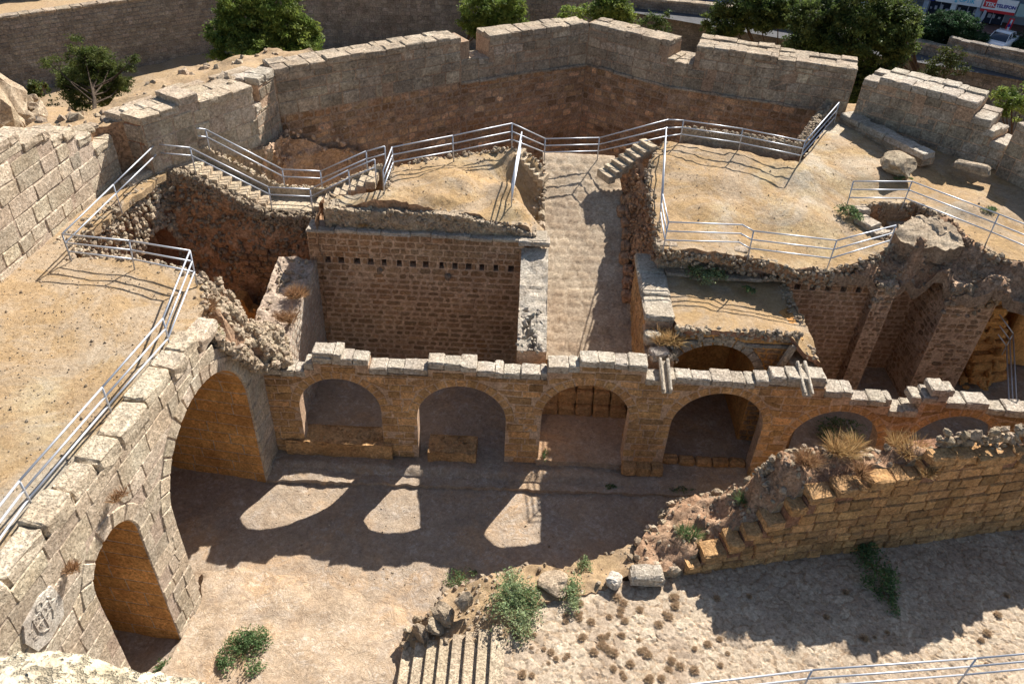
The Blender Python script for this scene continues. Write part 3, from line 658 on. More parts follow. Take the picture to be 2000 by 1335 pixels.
for k, (y, z) in enumerate(((23.75, .75), (24.0, 1.35), (24.2, 2.), (24.4, 2.6))):
    mb = MB()
    for j in range(5): sbox(mb, (1.3+.35+j*.7, y+.35, z-.33), (.345, .36, .33), tint=tn(.12, .04, .75), er=.05, jit=.025)
    mb.build('step', M['arc'], st)
# threshold stones in the fourth arch
th = thing('threshold_kerb', 'row of worn threshold stones in the fourth arch', 'kerb', (7.65, 21.7, 0))
mb = MB(); 
for k in range(5): sbox(mb, (6.35+k*.66, 21.75+U(-.05, .05), .12), (.32, .2, .14), tint=tn(.15, .04, .85), er=.05)
mb.build('kerb_stones', M['arc'], th)
# ================================================================== ROOM BEHIND ARCHES 1, 2
rb = thing('room_back_wall', 'tall brown coursed stone wall with a row of square beam holes', 'stone wall', (-4, 27.5, 0))
BX0, BX1 = -8.35, .3
SB = SP((BX0, 27.2), (BX1, 27.2)); hz0, hz1 = 4.86, 5.16
hx = [-7.62+i*(7.42/13) for i in range(14)]
mb = MB(); L_ = BX1-BX0
core(mb, SB, [(0, 0), (L_, 0), (L_, hz0), (0, hz0)], -.006, -.8)
core(mb, SB, [(0, hz1), (L_, hz1), (L_, 6.35), (0, 6.35)], -.006, -.8)
e = [0]
hw_ = [U(.085, .13) for x in hx]; hx = [x+U(-.04, .04) for x in hx]
for x, q_ in zip(hx, hw_): e += [x-BX0-q_, x-BX0+q_]
e += [L_]
for i in range(0, len(e), 2): core(mb, SB, [(e[i], hz0), (e[i+1], hz0), (e[i+1], hz1), (e[i], hz1)], -.007, -.8)
core(mb, SB, [(0, hz0), (L_, hz0), (L_, hz1), (0, hz1)], -.6, -.79)
mb.build('wall_core', M['mort'], rb)
mb = MB(); hol = [(x-BX0-q_, x-BX0+q_, hz0, hz1) for x, q_ in zip(hx, hw_)]
lay(mb, SB, 0, L_, 0, hz0, ch=.26, L=(.26, .68), gap=.026, g=.03, rough=.012, v=.3, hue=.06, bev=.03, rnd=.5, jit=.014, dkp=.08)
lay(mb, SB, 0, L_, hz0, hz1, ch=.3, L=(.3, .5), gap=.015, g=.035, rough=.012, holes=hol, v=.2, bev=.02, rnd=.2)
lay(mb, SB, 0, L_, hz1, 6.35, ch=.27, L=(.35, .6), gap=.014, g=.035, rough=.015, v=.2, hue=.05, bev=.03, rnd=.25)
mb.build('stone_facing', M['small'], rb)
for x, z in ((-5.55, 4.62), (-2.75, 4.5)):
    mb = MB(); rock(mb, (x, 27.12, z), .17, (.7, .7, .72), lod=2); mb.build('corbel', M['rubd'], rb)
mb = MB(); cap(mb, SB, 0, L_+.9, 6.45, .16, .08, -.75, L=(.5, 1.2)); mb.build('ledge_stones', M['arcpale'], rb)
pr = thing('rubble_parapet', 'broken rubble parapet above the wall with square beam holes, rough pale top', 'rubble wall', (-3.5, 27.6, 6.4))
SPp = SP((-7.6, 27.42), (.75, 27.42)); ptop = lambda u: 7.2-max(0, (u-5.2))*.22+.09*NZ((u, 0, 0), 1.3)
mb = MB(); rough_face(mb, SPp, 0, 8.35, 6.4, ptop, .1, .16, sc=2.); 
SPt = lambda u, z, d: np.array([-7.6+u, 27.42+z, ptop(u)-.02+d])
rough_face(mb, SPt, 0, 8.35, 0, .75, .12, .09, sc=2.5)
stones_on(mb, SPp, 0, 8.35, 6.45, ptop, 420, (.06, .15), d=-.03, v=.3)
for k in range(350):
    u = U(0, 8.35); rock(mb, (-7.6+u, 27.42+U(-.03, .75), ptop(u)-.03), U(.03, .09), tn(.15, .05, 1.15))
rough_face(mb, SP((-7.6, 28.4), (-7.6, 27.42)), 0, .98, 6.3, 7.4, .12, .12)
mb.build('rubble', M['rub'], pr)
# west wall of the room
ww = thing('room_side_wall', 'stone wall with lozenge jointed face and broken overgrown top at the left of the room', 'stone wall', (-8.8, 24.6, 0))
SWW = SP((-8.12, 22.25), (-8.1, 27.2)); wt = lambda u: 4.45+.12*u+.1*NZ((u, 3, 1), 1.1)
mb = MB(); rough_face(mb, SWW, 0, 4.95, 0, wt, .25, .0); SWt = lambda u, z, d: np.stack([-8.12-np.asarray(z, float), 22.25+np.asarray(u, float), 4.42+.12*np.asarray(u, float)+np.asarray(d, float)], -1)
rough_face(mb, SWt, 0, 4.95, -.04, 1.5, .15, .14, sc=1.6); SW2 = SP((-9.6, 27.2), (-9.6, 21.4)); rough_face(mb, SW2, 0, 5.8, 0, 4.7, .2, .12)
rough_face(mb, SP((-9.6, 22.3), (-8.12, 22.3)), 0, 1.48, 0, 4.5, .2, .08)
mb.build('wall_core', M['mortp'], ww)
mb = MB(); lay(mb, SWW, 0, 4.95, 0, 5., ch=.26, L=(.3, .5), gap=.025, g=.02, rough=.01, top=lambda u: wt(u)-.05, v=.18, bev=.03, rnd=.4); mb.build('stone_facing', M['arcpale'], ww)
mb = MB()
for k in range(130): u = U(0, 4.9); rock(mb, SWt(u, U(0, 1.4), .0), U(.05, .14), tn(.25, .06))
mb.build('loose_rubble', M['rub'], ww)
# wall between room and ramp
rw = thing('ramp_wall', 'long pale topped wall between the room and the ramp, cracked at its near end', 'stone wall', (.7, 24.7, 0))
rt = lambda u: 4.72+.26*u
SRl = SP((.2, 27.2), (.2, 22.3)); SRt = lambda u, z, d: np.stack([.2+np.asarray(z, float), 22.3+np.asarray(u, float), 4.72+.26*np.asarray(u, float)+np.asarray(d, float)], -1)
mb = MB(); rough_face(mb, SRl, 0, 4.9, 0, lambda u: 4.72+.26*(4.9-u), .3, .02); rough_face(mb, SP((1.25, 22.3), (1.25, 27.2)), 0, 4.9, 0, rt, .3, .02)
rough_face(mb, SP((.2, 22.3), (1.25, 22.3)), 0, 1.05, 0, 4.72, .2, .05); mb.build('wall_core', M['mort'], rw)
mb = MB(); lay(mb, SRl, 0, 4.9, 0, 6.1, ch=.25, L=(.3, .55), gap=.018, g=.03, top=lambda u: 4.7+.26*(4.9-u), v=.2, rnd=.3); mb.build('stone_facing', M['small'], rw)
mb = MB(); 
def gapf(u, w): return (w < .42+.25*math.sin(u*3.1) and 0.55 < u < 1.9 and w > .12) or (u < 1.6 and abs(w-(.45+.12*math.sin(u*4))) < .09)
nu, nw = 40, 9; V = []
for j in range(nw+1):
    for i in range(nu+1):
        u = 4.95*i/nu; w_ = 1.07*j/nw-.01; p = SRt(u, w_, 0); dz = .05*NZ(p, 3.)+.06*NZ(p, 1.)-(.3 if gapf(u, w_) else 0)+(.0 if u > 2.9 else -.04); V.append(p+np.array([0, 0, dz+.03]))
mb.add(V, [(j*(nu+1)+i, (j+1)*(nu+1)+i, (j+1)*(nu+1)+i+1, j*(nu+1)+i+1) for j in range(nw) for i in range(nu)])
for k in range(60):
    u = U(0, 1.9); rock(mb, SRt(u, U(0, 1), -.04), U(.05, .16), tn(.2))
mb.build('rough_top', M['arcpale'], rw)
mb = MB(); cap(mb, SP((.15, 27.15), (1.6, 27.15)), -.1, 1.15, 6.45, .22, .1, -.4, L=(.4, .7)); mb.build('lintel_stones', M['arcpale'], rw)
# right wall of ramp
rr = thing('ramp_side_wall', 'wall right of the ramp with worn pale slab top and orange inner face', 'stone wall', (5.3, 25, 0))
SRr = SP((4.83, 27.4), (4.83, 22.3)); rtop = lambda u: 5.62 if u < 3.9 else 5.1 if u < 4.3 else 4.75
mb = MB(); core(mb, SRr, [(0, 0), (5.1, 0), (5.1, 4.6), (4.3, 4.6), (4.3, 5.0), (3.85, 5.0), (3.85, 5.4), (0, 5.4)], -.04, -1.05); mb.build('wall_core', M['mort'], rr)
mb = MB(); lay(mb, SRr, 0, 5.1, .0, 6., ch=.26, L=(.3, .55), gap=.012, g=.03, top=lambda u: rtop(u)-.2, v=.2, rnd=.3, mat=0); mb.build('stone_facing', M['arc'], rr)
mb = MB()
for y0, y1, zt in ((23.55, 24.9, 5.62), (24.92, 26.4, 5.66), (26.42, 27.9, 5.66)): sbox(mb, (5.36, (y0+y1)/2, zt-.13), (.55, (y1-y0)/2, .14), er=.05, jit=.025, tint=tn(.08))
sbox(mb, (5.1, 23.1, 5.0), (.3, .25, .22), .1, tint=tn(.1), er=.06); sbox(mb, (5.3, 22.45, 4.75), (.35, .25, .2), .3, tint=tn(.1), er=.06)
mb.build('slab_top', M['arcpale'], rr)
mb = MB()
for k in range(160): rock(mb, (U(4.9, 6.), U(22.2, 23.3), 4.6+U(0, .25)), U(.05, .16), tn(.2, .05))
mb.build('loose_rubble', M['rub'], rr)
# bank from ramp up to plaza
bk = thing('earth_bank', 'eroded earth and rubble bank dropping from the plaza to the right side of the ramp', 'earth bank', (5, 30, 4))
pA, pB = G(1232, 335, 7.3), G(1290, 486, 6.7); 
SBk = SP((4.75, 33.2), (4.78, 27.2))
mb = MB(); rough_face(mb, SBk, 0, 6., lambda u: ramp_h(33.2-u)-.3, lambda u: 7.3-.09*u, .14, .3, sc=1.1, slope=.33)
stones_on(mb, SBk, 0, 6., lambda u: ramp_h(33.2-u), lambda u: 7.1-.07*u, 260, (.05, .16), d=.05, slope=.33, v=.3)
for k in range(9): sbox(mb, (4.72+U(-.1, .1), 27.4+k*.62, ramp_h(27.4+k*.62)+.12), (.22, .3, .2), U(-.1, .1), tint=tn(.15), er=.06)
mb.build('rubble', M['earthface'], bk)
bk2 = thing('kerb_row', 'row of rough kerb stones along the left side of the ramp', 'kerb', (1.1, 29, 4))
mb = MB()
for k in range(11): y = 27.6+k*.6; sbox(mb, (1.12+U(-.06, .06)-.02*k, y, ramp_h(y)+.15), (.16, .28, .24), U(-.1, .1), tint=tn(.15), er=.06)
for k in range(130): y = U(27.5, 34); rock(mb, (1.0+U(-.35, .1), y, ramp_h(y)+.3+U(0, .3)), U(.04, .12), tn(.2, .05, .95))
mb.build('kerb_stones', M['rub'], bk2)
# ================================================================== VAULT BLOCK behind arch 4
vb = thing('vaulted_chamber', 'low vaulted chamber with flat earth roof and a dark round arch behind the arcade', 'vaulted chamber', (8, 24.5, 0))
SVb = SP((5.9, 23.15), (10.6, 23.15)); VA = (1.65, 1.72, 3.05)
mb = MB(); core(mb, SVb, [(0, 0)]+arcpts(VA[0], VA[2], VA[1], 0)+[(4.7, 0), (4.7, 5.2), (0, 5.2)], -.01, -3.6); core(mb, SVb, [(-.1, 0), (4.7, 0), (4.7, 5.2), (-.1, 5.2)], -3.6, -3.75); mb.build('vault_core', M['vault'], vb)
mb = MB(); lay(mb, SVb, 0, 4.7, 0, 5.1, ch=.26, L=(.3, .6), gap=.014, g=.04, arches=[(VA[0], VA[1], VA[2], .38)], v=.22, rnd=.3); mb.build('stone_facing', M['small'], vb)
mb = MB(); ring(mb, SVb, VA[0], VA[2], VA[1], .36, 15, proud=.05); mb.build('arch_ring', M['bast'], vb)
o, _ = sheet('chamber_roof', [(5.9, 23.1, 5.45), (8, 23.0, 5.5), (9.9, 23.1, 5.4), (10.9, 22.5, 4.9), (11.1, 22.35, 4.8), (11.0, 24.5, 5.2), (10.5, 26.6, 5.5), (5.85, 26.6, 5.6)], [M['plaza'], M['redm']], res=.2, amp=.08, fine=.03, skirt=lambda x, y, z: z-.22, seed=12, smat=1, root=vb); o.name = 'earth_roof'
def SVr(u, z, d): return np.stack([11.05-.09*(np.asarray(u, float))+np.asarray(d, float)+0*np.asarray(z, float), 22.35+np.asarray(u, float), np.asarray(z, float)+0*np.asarray(u, float)], -1)
mb = MB(); rough_face(mb, SVr, 0, 4.3, 0, lambda u: 4.8+.16*u, .25, .02); lay(mb, SVr, 0, 4.3, 0, 5.4, ch=.25, L=(.3, .55), top=lambda u: 4.75+.16*u, v=.2, rnd=.3)
core(mb, SP((10.1, 22.33), (11.0, 22.33)), [(0, 0), (.9, 0), (.9, 4.6), (0, 4.6)], 0, -.9)
mb.build('side_wall', M['small'], vb)
mb = MB(); 
for k in range(230): rock(mb, (U(5.95, 10.4), 23.12+U(-.08, .15), 5.15+U(0, .35)), U(.07, .17), tn(.25, .05))
for k in range(110): t_ = U(0, 1); rock(mb, (10.95-.35*t_+U(-.3, .1), 22.4+4*t_, 4.85+.65*t_), U(.05, .13), tn(.2, .05, 1.1))
mb.build('rubble_edge', M['rub'], vb)
mb = MB(); cap(mb, SVb, .1, 1.9, 5.0, .12, .14, -.1, L=(.7, 1.1)); cap(mb, SVb, 2.6, 4.5, 4.95, .12, .14, -.1, L=(.7, 1.1)); sbox(mb, (9.95, 22.8, 4.3), (.12, .1, .9), tilt=(0, .25), er=.04); mb.build('drip_stones', M['bast'], vb)
# retaining wall above the chamber roof
rt2 = thing('retaining_wall', 'low retaining wall of two squared courses under the plaza railing', 'stone wall', (7.3, 26.8, 5.6))
SR2 = SP((5.6, 26.75), (9.1, 26.75))
mb = MB(); core(mb, SR2, [(0, 5.2), (3.5, 5.2), (3.5, 6.5), (0, 6.5)], -.04, -.5); mb.build('wall_core', M['mort'], rt2)
mb = MB(); lay(mb, SR2, 0, 3.5, 5.3, 6.4, ch=.36, L=(.4, .7), gap=.012, g=.04, v=.15, hue=.03, bev=.03); cap(mb, SR2, -.2, 3.4, 6.74, .36, .03, -.42, L=(.4, .6)); mb.build('stone_facing', M['bast'], rt2)
mb = MB(); cap(mb, SP((5.9, 26.4), (10.6, 26.4)), 0, 4.7, 5.72, .16, .1, -.3, L=(.8, 1.6)); mb.build('ledge_stones', M['bast'], rt2)
# ================================================================== RIGHT ROOM
hw = thing('pierced_wall', 'orange brown wall with a row of six beam holes below a cornice, right room', 'stone wall', (12.6, 27, 0))
SH = SP((10.3, 26.9), (14.35, 26.9)); h2 = [10.75+i*.62 for i in range(7)]
mb = MB(); L_ = 4.05; core(mb, SH, [(0, 0), (L_, 0), (L_, 4.9), (0, 4.9)], -.006, -.8); core(mb, SH, [(0, 5.18), (L_, 5.18), (L_, 6.1), (0, 6.1)], -.006, -.8)
e = [0]
for x in h2[:6]: e += [x-10.3-.12, x-10.3+.12]
e += [L_]
for i in range(0, len(e), 2): core(mb, SH, [(e[i], 4.9), (e[i+1], 4.9), (e[i+1], 5.18), (e[i], 5.18)], -.007, -.8)
core(mb, SH, [(0, 4.9), (L_, 4.9), (L_, 5.18), (0, 5.18)], -.6, -.79); mb.build('wall_core', M['mort'], hw)
mb = MB(); lay(mb, SH, 0, L_, 0, 4.9, ch=.24, L=(.3, .6), gap=.02, g=.03, v=.18, rnd=.35, base=1.15); lay(mb, SH, 0, L_, 4.9, 5.18, ch=.28, L=(.3, .5), holes=[(x-10.42, x-10.18, 4.9, 5.18) for x in h2[:6]], g=.03, v=.2, base=1.1)
lay(mb, SH, 0, L_, 5.18, 5.6, ch=.22, L=(.4, .7), g=.03, v=.2); mb.build('stone_facing', M['small'], hw)
mb = MB(); cap(mb, SH, -.2, 4.1, 5.75, .16, .16, -.5, L=(.5, 1.)); cap(mb, SH, .5, 3.9, 6.1, .34, -.02, -.6, L=(.4, .7)); cap(mb, SH, .4, 2.7, 6.45, .3, -.25, -.8, L=(.6, 1.1)); mb.build('cornice_stones', M['bast'], hw)
def pier(name, label, x0, x1, yf, yb, z1, mat='small', rz=0):
    r_ = thing(name, label, 'pier', ((x0+x1)/2, yf, 0)); mb = MB()
    core(mb, SP((x0, yf), (x1, yf)), [(0, 0), (x1-x0, 0), (x1-x0, z1), (0, z1)], -.006, -(yb-yf)); mb.build('wall_core', M['mort'], r_)
    mb = MB(); tp = lambda u: z1-.25-.5*abs(NZ((u, x0, 2), 2.))
    lay(mb, SP((x0, yf), (x1, yf)), 0, x1-x0, 0, z1, ch=.25, L=(.3, .55), gap=.022, g=.035, top=tp, v=.26, rnd=.6, jit=.03, drop=.05, rough=.035, dkp=.1)
    lay(mb, SP((x0, yb), (x0, yf)), 0, yb-yf, 0, z1, ch=.25, L=(.3, .55), gap=.022, g=.035, top=tp, v=.26, rnd=.6, jit=.03, drop=.05, rough=.035, dkp=.1)
    mb.build('stone_facing', M[mat], r_)
    mb = MB()
    for k in range(int(60*(x1-x0))): rock(mb, (U(x0, x1), U(yf, yb), z1+U(-.25, .15)), U(.07, .2), tn(.25, .06))
    for k in range(int(45*(x1-x0))): rock(mb, (U(x0-.08, x1), yf+U(-.06, .1), z1-abs(RNG.normal())*.6), U(.08, .2), tn(.3, .08, .8))
    mb.build('loose_rubble', M['rub'], r_); return r_
pier('wall_pilaster', 'slim pilaster at the right end of the pierced wall', 14.3, 15.05, 26.35, 27.7, 5.7)
pier('wall_buttress', 'massive ruined buttress standing in front of the right recess', 17.0, 18.9, 26.0, 29.5, 6.0)
rc = thing('recess_wall', 'shaded recess wall between the pilaster and the ruined buttress', 'stone wall', (16, 28.3, 0))
SC2 = SP((14.9, 28.3), (17.1, 28.3)); mb = MB(); rough_face(mb, SC2, 0, 2.3, 0, 6.3, .3, .01); mb.build('wall_core', M['mort'], rc)
mb = MB(); lay(mb, SC2, 0, 2.3, 0, 6.1, ch=.25, L=(.3, .55), gap=.018, g=.03, v=.2, rnd=.3, drop=.03); mb.build('stone_facing', M['small'], rc)
# ================================================================== PIT ROOM (left)
pl_ = thing('pit_room_wall', 'lit rubble wall with a ragged dark arch beside the walkway, left pit', 'rubble wall', (-14.8, 26, 0))
SPL = SP((-15.4, 22.8), (-14.3, 29.1)); Lp = 6.38; PA = (4.75, 1.3, 4.35)
mb = MB(); core(mb, SPL, [(0, 0)]+arcpts(PA[0], PA[2], PA[1], 0, 12)+[(6.38, 0), (6.38, 7.4), (0, 7.4)], -.12, -2.2); core(mb, SPL, [(0, 0), (6.38, 0), (6.38, 7), (0, 7)], -2.2, -2.3); mb.build('wall_core', M['redm'], pl_)
mb = MB()
for k in range(1500):
    u = U(0, 6.38); z = U(3.2, 7.55); 
    if math.hypot(u-PA[0], z-PA[2]) < PA[1]+.05: continue
    rock(mb, SPL(u, z, U(-.16, .0)), U(.08, .2), tn(.2, .06, 1.12))
for k in range(360): rock(mb, SPL(U(0, 6.4), 7.55+U(-.08, .12), U(-.7, .05)), U(.09, .2), tn(.25, .05, .62 if U(0, 1) < .7 else 1))
mb.build('rubble_facing', M['rub'], pl_)
pr_ = thing('pit_rear_wall', 'red brown earth and rubble wall under the concrete stair, left pit', 'rubble wall', (-11, 29, 0))
SPR = SP((-14.4, 29.0), (-7.9, 28.75)); rtp = lambda u: 7.62 if u < .9 else max(6.0, 7.62-(u-.9)*.52) if u < 5.4 else 6.
mb = MB(); rough_face(mb, SPR, 0, 6.5, 0, lambda u: rtp(u), .12, .2, sc=1.4); mb.build('earth_face', M['earthface'], pr_)
mb = MB(); stones_on(mb, SPR, 0, 6.5, 1.5, rtp, 900, (.05, .15), d=.03, v=.5, base=.7)
stones_on(mb, SPR, 0, 6.5, lambda u: rtp(u)-.5, lambda u: rtp(u)+.05, 330, (.08, .16), d=.04, v=.25, base=.75)
for k in range(330): u = U(0, 6.5); rock(mb, SPR(u, rtp(u)+U(-.05, .1), U(-.35, .1)), U(.07, .16), tn(.25, .05, .85))
mb.build('rubble', M['rub'], pr_)
mb = MB(); lay(mb, SPR, 1.9, 6.4, 0, 4.4, ch=.27, L=(.3, .55), gap=.015, g=-.03, proud=.14, rough=.02, v=.22, rnd=.3, clip=lambda u, z: z < 4.4-abs(u-4)*.25-.4*abs(NZ((u, z, 0), 1.4)) and u > 1.8+z*.2+.3*NZ((z, 0, 0), 1.), drop=.03)
mb.build('patched_masonry', M['small'], pr_)
mb = MB(); rough_face(mb, SP((-7.95, 28.8), (-7.9, 27.1)), 0, 1.7, 0, 7., .2, .2)
rough_face(mb, SP((-10.5, 21.9), (-15.3, 22.9)), 0, 4.9, 0, 7.5, .25, .25); mb.build('side_face', M['earthface'], pr_)
stb = thing('arch_stub', 'sunlit orange wall stub over a small dark opening at the pit bottom', 'wall stub', (-11.2, 27, 0))
SST = SP((-12.3, 27.6), (-10.9, 27.6)); mb = MB(); core(mb, SST, [(0, 0)]+arcpts(.75, .6, .5, 0, 10)+[(1.4, 0), (1.4, 1.7), (.85, 1.9), (.7, 2.5), (.3, 2.6), (.05, 1.8)], .05, -.6); stones_on(mb, SST, 0, 1.4, 1.3, 2., 25, (.06, .14)); mb.build('rubble', M['vault'], stb)
# rubble spill from the terrace edge
sp = thing('rubble_spill', 'bright rubble edge of the terrace collapsing between terrace and pit, tumbled stones', 'rubble heap', G(450, 620, 6))
spx = [(386, 540, 7.65), (425, 550, 7.1), (458, 585, 6.2), (475, 622, 5.4), (500, 648, 4.7), (548, 640, 4.6), (562, 700, 4.55), (505, 712, 4.8), (488, 702, 5.3), (468, 688, 6.3), (430, 664, 7.1), (400, 625, 7.6)]
o, spz = sheet('rubble_ground', [G(*q) for q in spx], [M['ruinfill'], M['rub']], res=.11, amp=.3, nsc=1.3, fine=.2, skirt=lambda x, y, z: z-.2 if y < 20.6 else min(z-.1, 4.4) if y < 21.5 else 0., smat=1, root=sp, ctrl=[tuple(G(430, 600, 7.2)), tuple(G(455, 640, 6.3)), tuple(G(480, 670, 5.4))], smooth=False)
mb = MB(); pp = [G(*q) for q in spx]
for k in range(3000):
    x, y = U(-11.2, -7.9), U(20.6, 24.6)
    if pip(x, y, pp): rock(mb, (x, y, spz(x, y)-.01), U(.05, .2), tn(.2, .05, 1.12), lod=1)
for k in range(420):                                   # loose stones over the broken crown of the big gateway arch
    y = U(18.2, 21.3); u = yu(y); z = wtop(u) if y < 19.9 else 5.3 if y < 20.4 else 4.75
    rock(mb, SW(u, z+U(-.05, .12), -U(.25, 1.1)), U(.08, .24), tn(.2, .04, 1.15))
for i in range(len(pp)-1):
    a, b = pp[i], pp[i+1]
    if i >= 5:
        for k in range(60): t_ = U(0, 1); q = a+(b-a)*t_; rock(mb, (q[0]+U(-.12, .12), q[1]+U(-.12, .12), q[2]+U(-.25, .05)), U(.08, .2), tn(.2, .05, 1.1))
        continue
    for k in range(100): t_ = U(0, 1); q = a+(b-a)*t_; rock(mb, (q[0]+U(-.1, .1), q[1]+U(-.1, .1), q[2]-U(0, 2.2)), U(.1, .24), tn(.2, .05, 1.05))
mb.build('tumbled_stones', M['rub'], sp)
# ================================================================== RAMPARTS
def rampart(name, label, a, b, z0, prof, thick, ch, L, mat, smallbelow=None, v=.16, group=None, ledge=None, bat=.0, topmat='arcpale', g=.05, capr=None, core_m='mort', grp=None, holes=(), jit=.02, rnd=.08, earth_top=False, ext=(0, 0)):
    r_ = thing(name, label, 'stone wall', ((a[0]+b[0])/2, (a[1]+b[1])/2, z0), group)
    S = SP(a, b, bat); Ln = S.len
    tp = lambda u: [z for (x, z) in prof if u >= x-1e-6][-1]
    XL, XR = ext; out = [(-XL, z0)]+[(Ln+XR, z0)]
    pr2 = list(prof)+[(Ln, prof[-1][1])]
    for i in range(len(pr2)-2, -1, -1): out += [(pr2[i+1][0]+(XR if i == len(pr2)-2 else 0), pr2[i][1]-.3), (pr2[i][0]-(XL if i == 0 else 0), pr2[i][1]-.3)]
    mb = MB(); core(mb, S, out, -.012, -thick); mb.build('wall_core', M[core_m], r_)
    zl = smallbelow if smallbelow else z0
    mb = MB(); lay(mb, S, 0, Ln, zl, max(z for _, z in prof)+.01, ch=ch, L=L, gap=.013, g=.02, rough=.018, top=lambda u: tp(u)-.3, v=v*1.35, hue=.05, bev=.03, jit=jit, chv=.2, rnd=rnd, holes=holes, dkp=.16 if mat == 'bast' else .05)
    a2, b2 = np.array(a[:2], float), np.array(b[:2], float); tt = (b2-a2)/Ln; nn = np.array([tt[1], -tt[0]])
    if not XR: lay(mb, SP(b2, b2-nn*thick), 0, thick, max(z0, 7.), prof[-1][1]-.3, ch=ch, L=L, gap=.015, g=.035, v=v*1.35, hue=.05)
    if not XL: lay(mb, SP(a2-nn*thick, a2), 0, thick, max(z0, 7.), prof[0][1]-.3, ch=ch, L=L, gap=.015, g=.035, v=v*1.35, hue=.05)
    mb.build('stone_facing', M[mat], r_)
    if smallbelow:
        mb = MB(); S3 = SP(a, b, bat); lay(mb, S3, 0, Ln, z0, smallbelow, ch=.34, L=(.3, .8), gap=.022, g=.03, rough=.02, v=.34, hue=.07, bev=.03, rnd=.5, jit=.02, base=1.65, dkp=.15); mb.build('small_stone_facing', M['small'], r_)
    mb = MB()
    for i in range(len(pr2)-1):
        nr = max(1, round(thick/.75)) if not capr else capr
        for j in range(nr):
            d0 = .04-thick*j/nr; d1 = .04-thick*(j+1)/nr+.02; cap(mb, S, pr2[i][0], pr2[i+1][0], pr2[i][1]-(.05*(j % 2)), .32, d0, d1, L=(L[0]*.9, L[1]), v=.1, rowjit=.04)
    mb.build('cap_stones', M[topmat], r_)
    if ledge:
        mb = MB(); cap(mb, S, 0, Ln, ledge, .14, .14, -.2, L=(.6, 1.2), v=.12); mb.build('ledge_stones', M['bast'], r_)
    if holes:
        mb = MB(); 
        for (ha, hb, hc, hd) in holes: core(mb, S, [(ha, hc), (hb, hc), (hb, hd), (ha, hd)], -.03, -.1)  # near-black plate: the shade inside the hole is put into its colour
        mb.build('drain_hole_dark', M['black'], r_)
    return r_, S
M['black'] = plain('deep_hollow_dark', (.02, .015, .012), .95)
M['mort2'] = stone('brown_bastion_mortar', (.46, .33, .23), (.38, .26, .175), (.12, .1, .08), .6, .3, .5)
B1, B2, B3, B4, B5 = (-14.55, 28.55), (-11.6, 32.9), (-11.15, 34.75), (-3.3, 40.25), (3.3, 44.1)
B6, B7 = (7.6, 41.25), (16., 38.7)
# left rampart beside the walkway
rampart('rampart_wall', 'very large pale blocks of the rampart left of the narrow walkway, stepped broken end', (-16.9, 15.5), (-15.75, 28.4), 7.4, [(0, 12.2), (3.5, 12.), (6.2, 11.6), (8.2, 11.1), (9.6, 10.6), (10.9, 10.05), (11.7, 9.4)], 1.6, .6, (.5, 1.5), 'pale', topmat='pale', jit=.03, v=.13, core_m='mortp')
# rampart with big blocks above the stair
rampart('rampart_corner', 'block built rampart corner above the concrete stair landing', B1, B2, 6.5, [(0, 10.1), (1.7, 10.35), (2.6, 9.95)], 1.5, .58, (.6, 1.1), 'pale', topmat='pale', jit=.025, core_m='mortp')
rampart('rampart_end_wall', 'short return of the rampart facing the stair landing', (-16.2, 29.2), B1, 6.5, [(0, 10.0), (.8, 10.1)], 1.3, .62, (.6, 1.), 'bast', topmat='pale', core_m='redm')
rampart('bastion_wall', 'long grey bastion wall left of the far corner, with an embrasure gap', B3, B4, .5, [(0, 10.), (2.5, 10.05), (5.5, 10.1)], 1.5, .54, (.55, 1.3), 'bast', topmat='bast', smallbelow=7.8, ext=(0, .5), core_m='mort2', ledge=None, holes=[(5.2, 5.6, 7.95, 8.25)], v=.2)
rampart('bastion_wall', 'bastion wall section meeting the far corner from the left', B4, B5, .5, [(0, 8.9), (1.6, 10.)], 1.5, .54, (.55, 1.3), 'bast', topmat='bast', smallbelow=7.75, ext=(.5, .5), core_m='mort2', ledge=7.83, v=.22)
rampart('bastion_wall', 'bastion wall section running right from the far corner', B5, B6, .5, [(0, 10.), (4.75, 9.2)], 1.5, .54, (.55, 1.3), 'bast', topmat='bast', smallbelow=7.75, ext=(.5, 0), core_m='mort2', ledge=7.83, v=.22)
rampart('bastion_wall', 'bastion wall section right of the gap, rounded upper ends', B6, B7, .5, [(0, 9.1), (1., 10.05), (5., 9.95)], 2.0, .54, (.55, 1.3), 'bast', topmat='bast', smallbelow=7.75, ext=(0, 0), core_m='mort2', ledge=7.83, holes=[(1.8, 2.15, 8.35, 8.6)], v=.22)
rampart('bastion_wall', 'narrow curved bastion section with cracked bedrock below, far left', B2, B3, .5, [(0, 9.0), (.5, 10.)], 1.5, .5, (.5, 1.), 'bast', v=.2)
# bedrock and rubble face under the rampart, left end of the pit
bf = thing('bedrock_face', 'rough cracked bedrock slope under the left end of the bastion wall', 'rock face', (-11, 32, 3))
for (a, b) in ((B1, B2), (B2, B3), (B3, (-8.2, 36.8))):
    mb = MB(); a3 = (a[0]+.25, a[1]-.35); b3 = (b[0]+.3, b[1]-.3); S = SP(a3, b3); tt = 8.6 if a is not B3 else 8.3
    rough_face(mb, S, 2.2 if a is B1 else -.2, S.len+.2, -.5, lambda u: (7.4 if a is B1 else 6.9-.4*u if a is B3 else 7.2)+.3*NZ((u, a[0], 0), .8), .12, .35, sc=.9, slope=.0)
    stones_on(mb, S, 0, S.len, 5., 7.3, 40, (.08, .2), d=.1, v=.2); mb.build('rock', M['rub'] if a is B1 else M['mort'], bf)
for i, (gx, label, p, s) in enumerate([]): pass
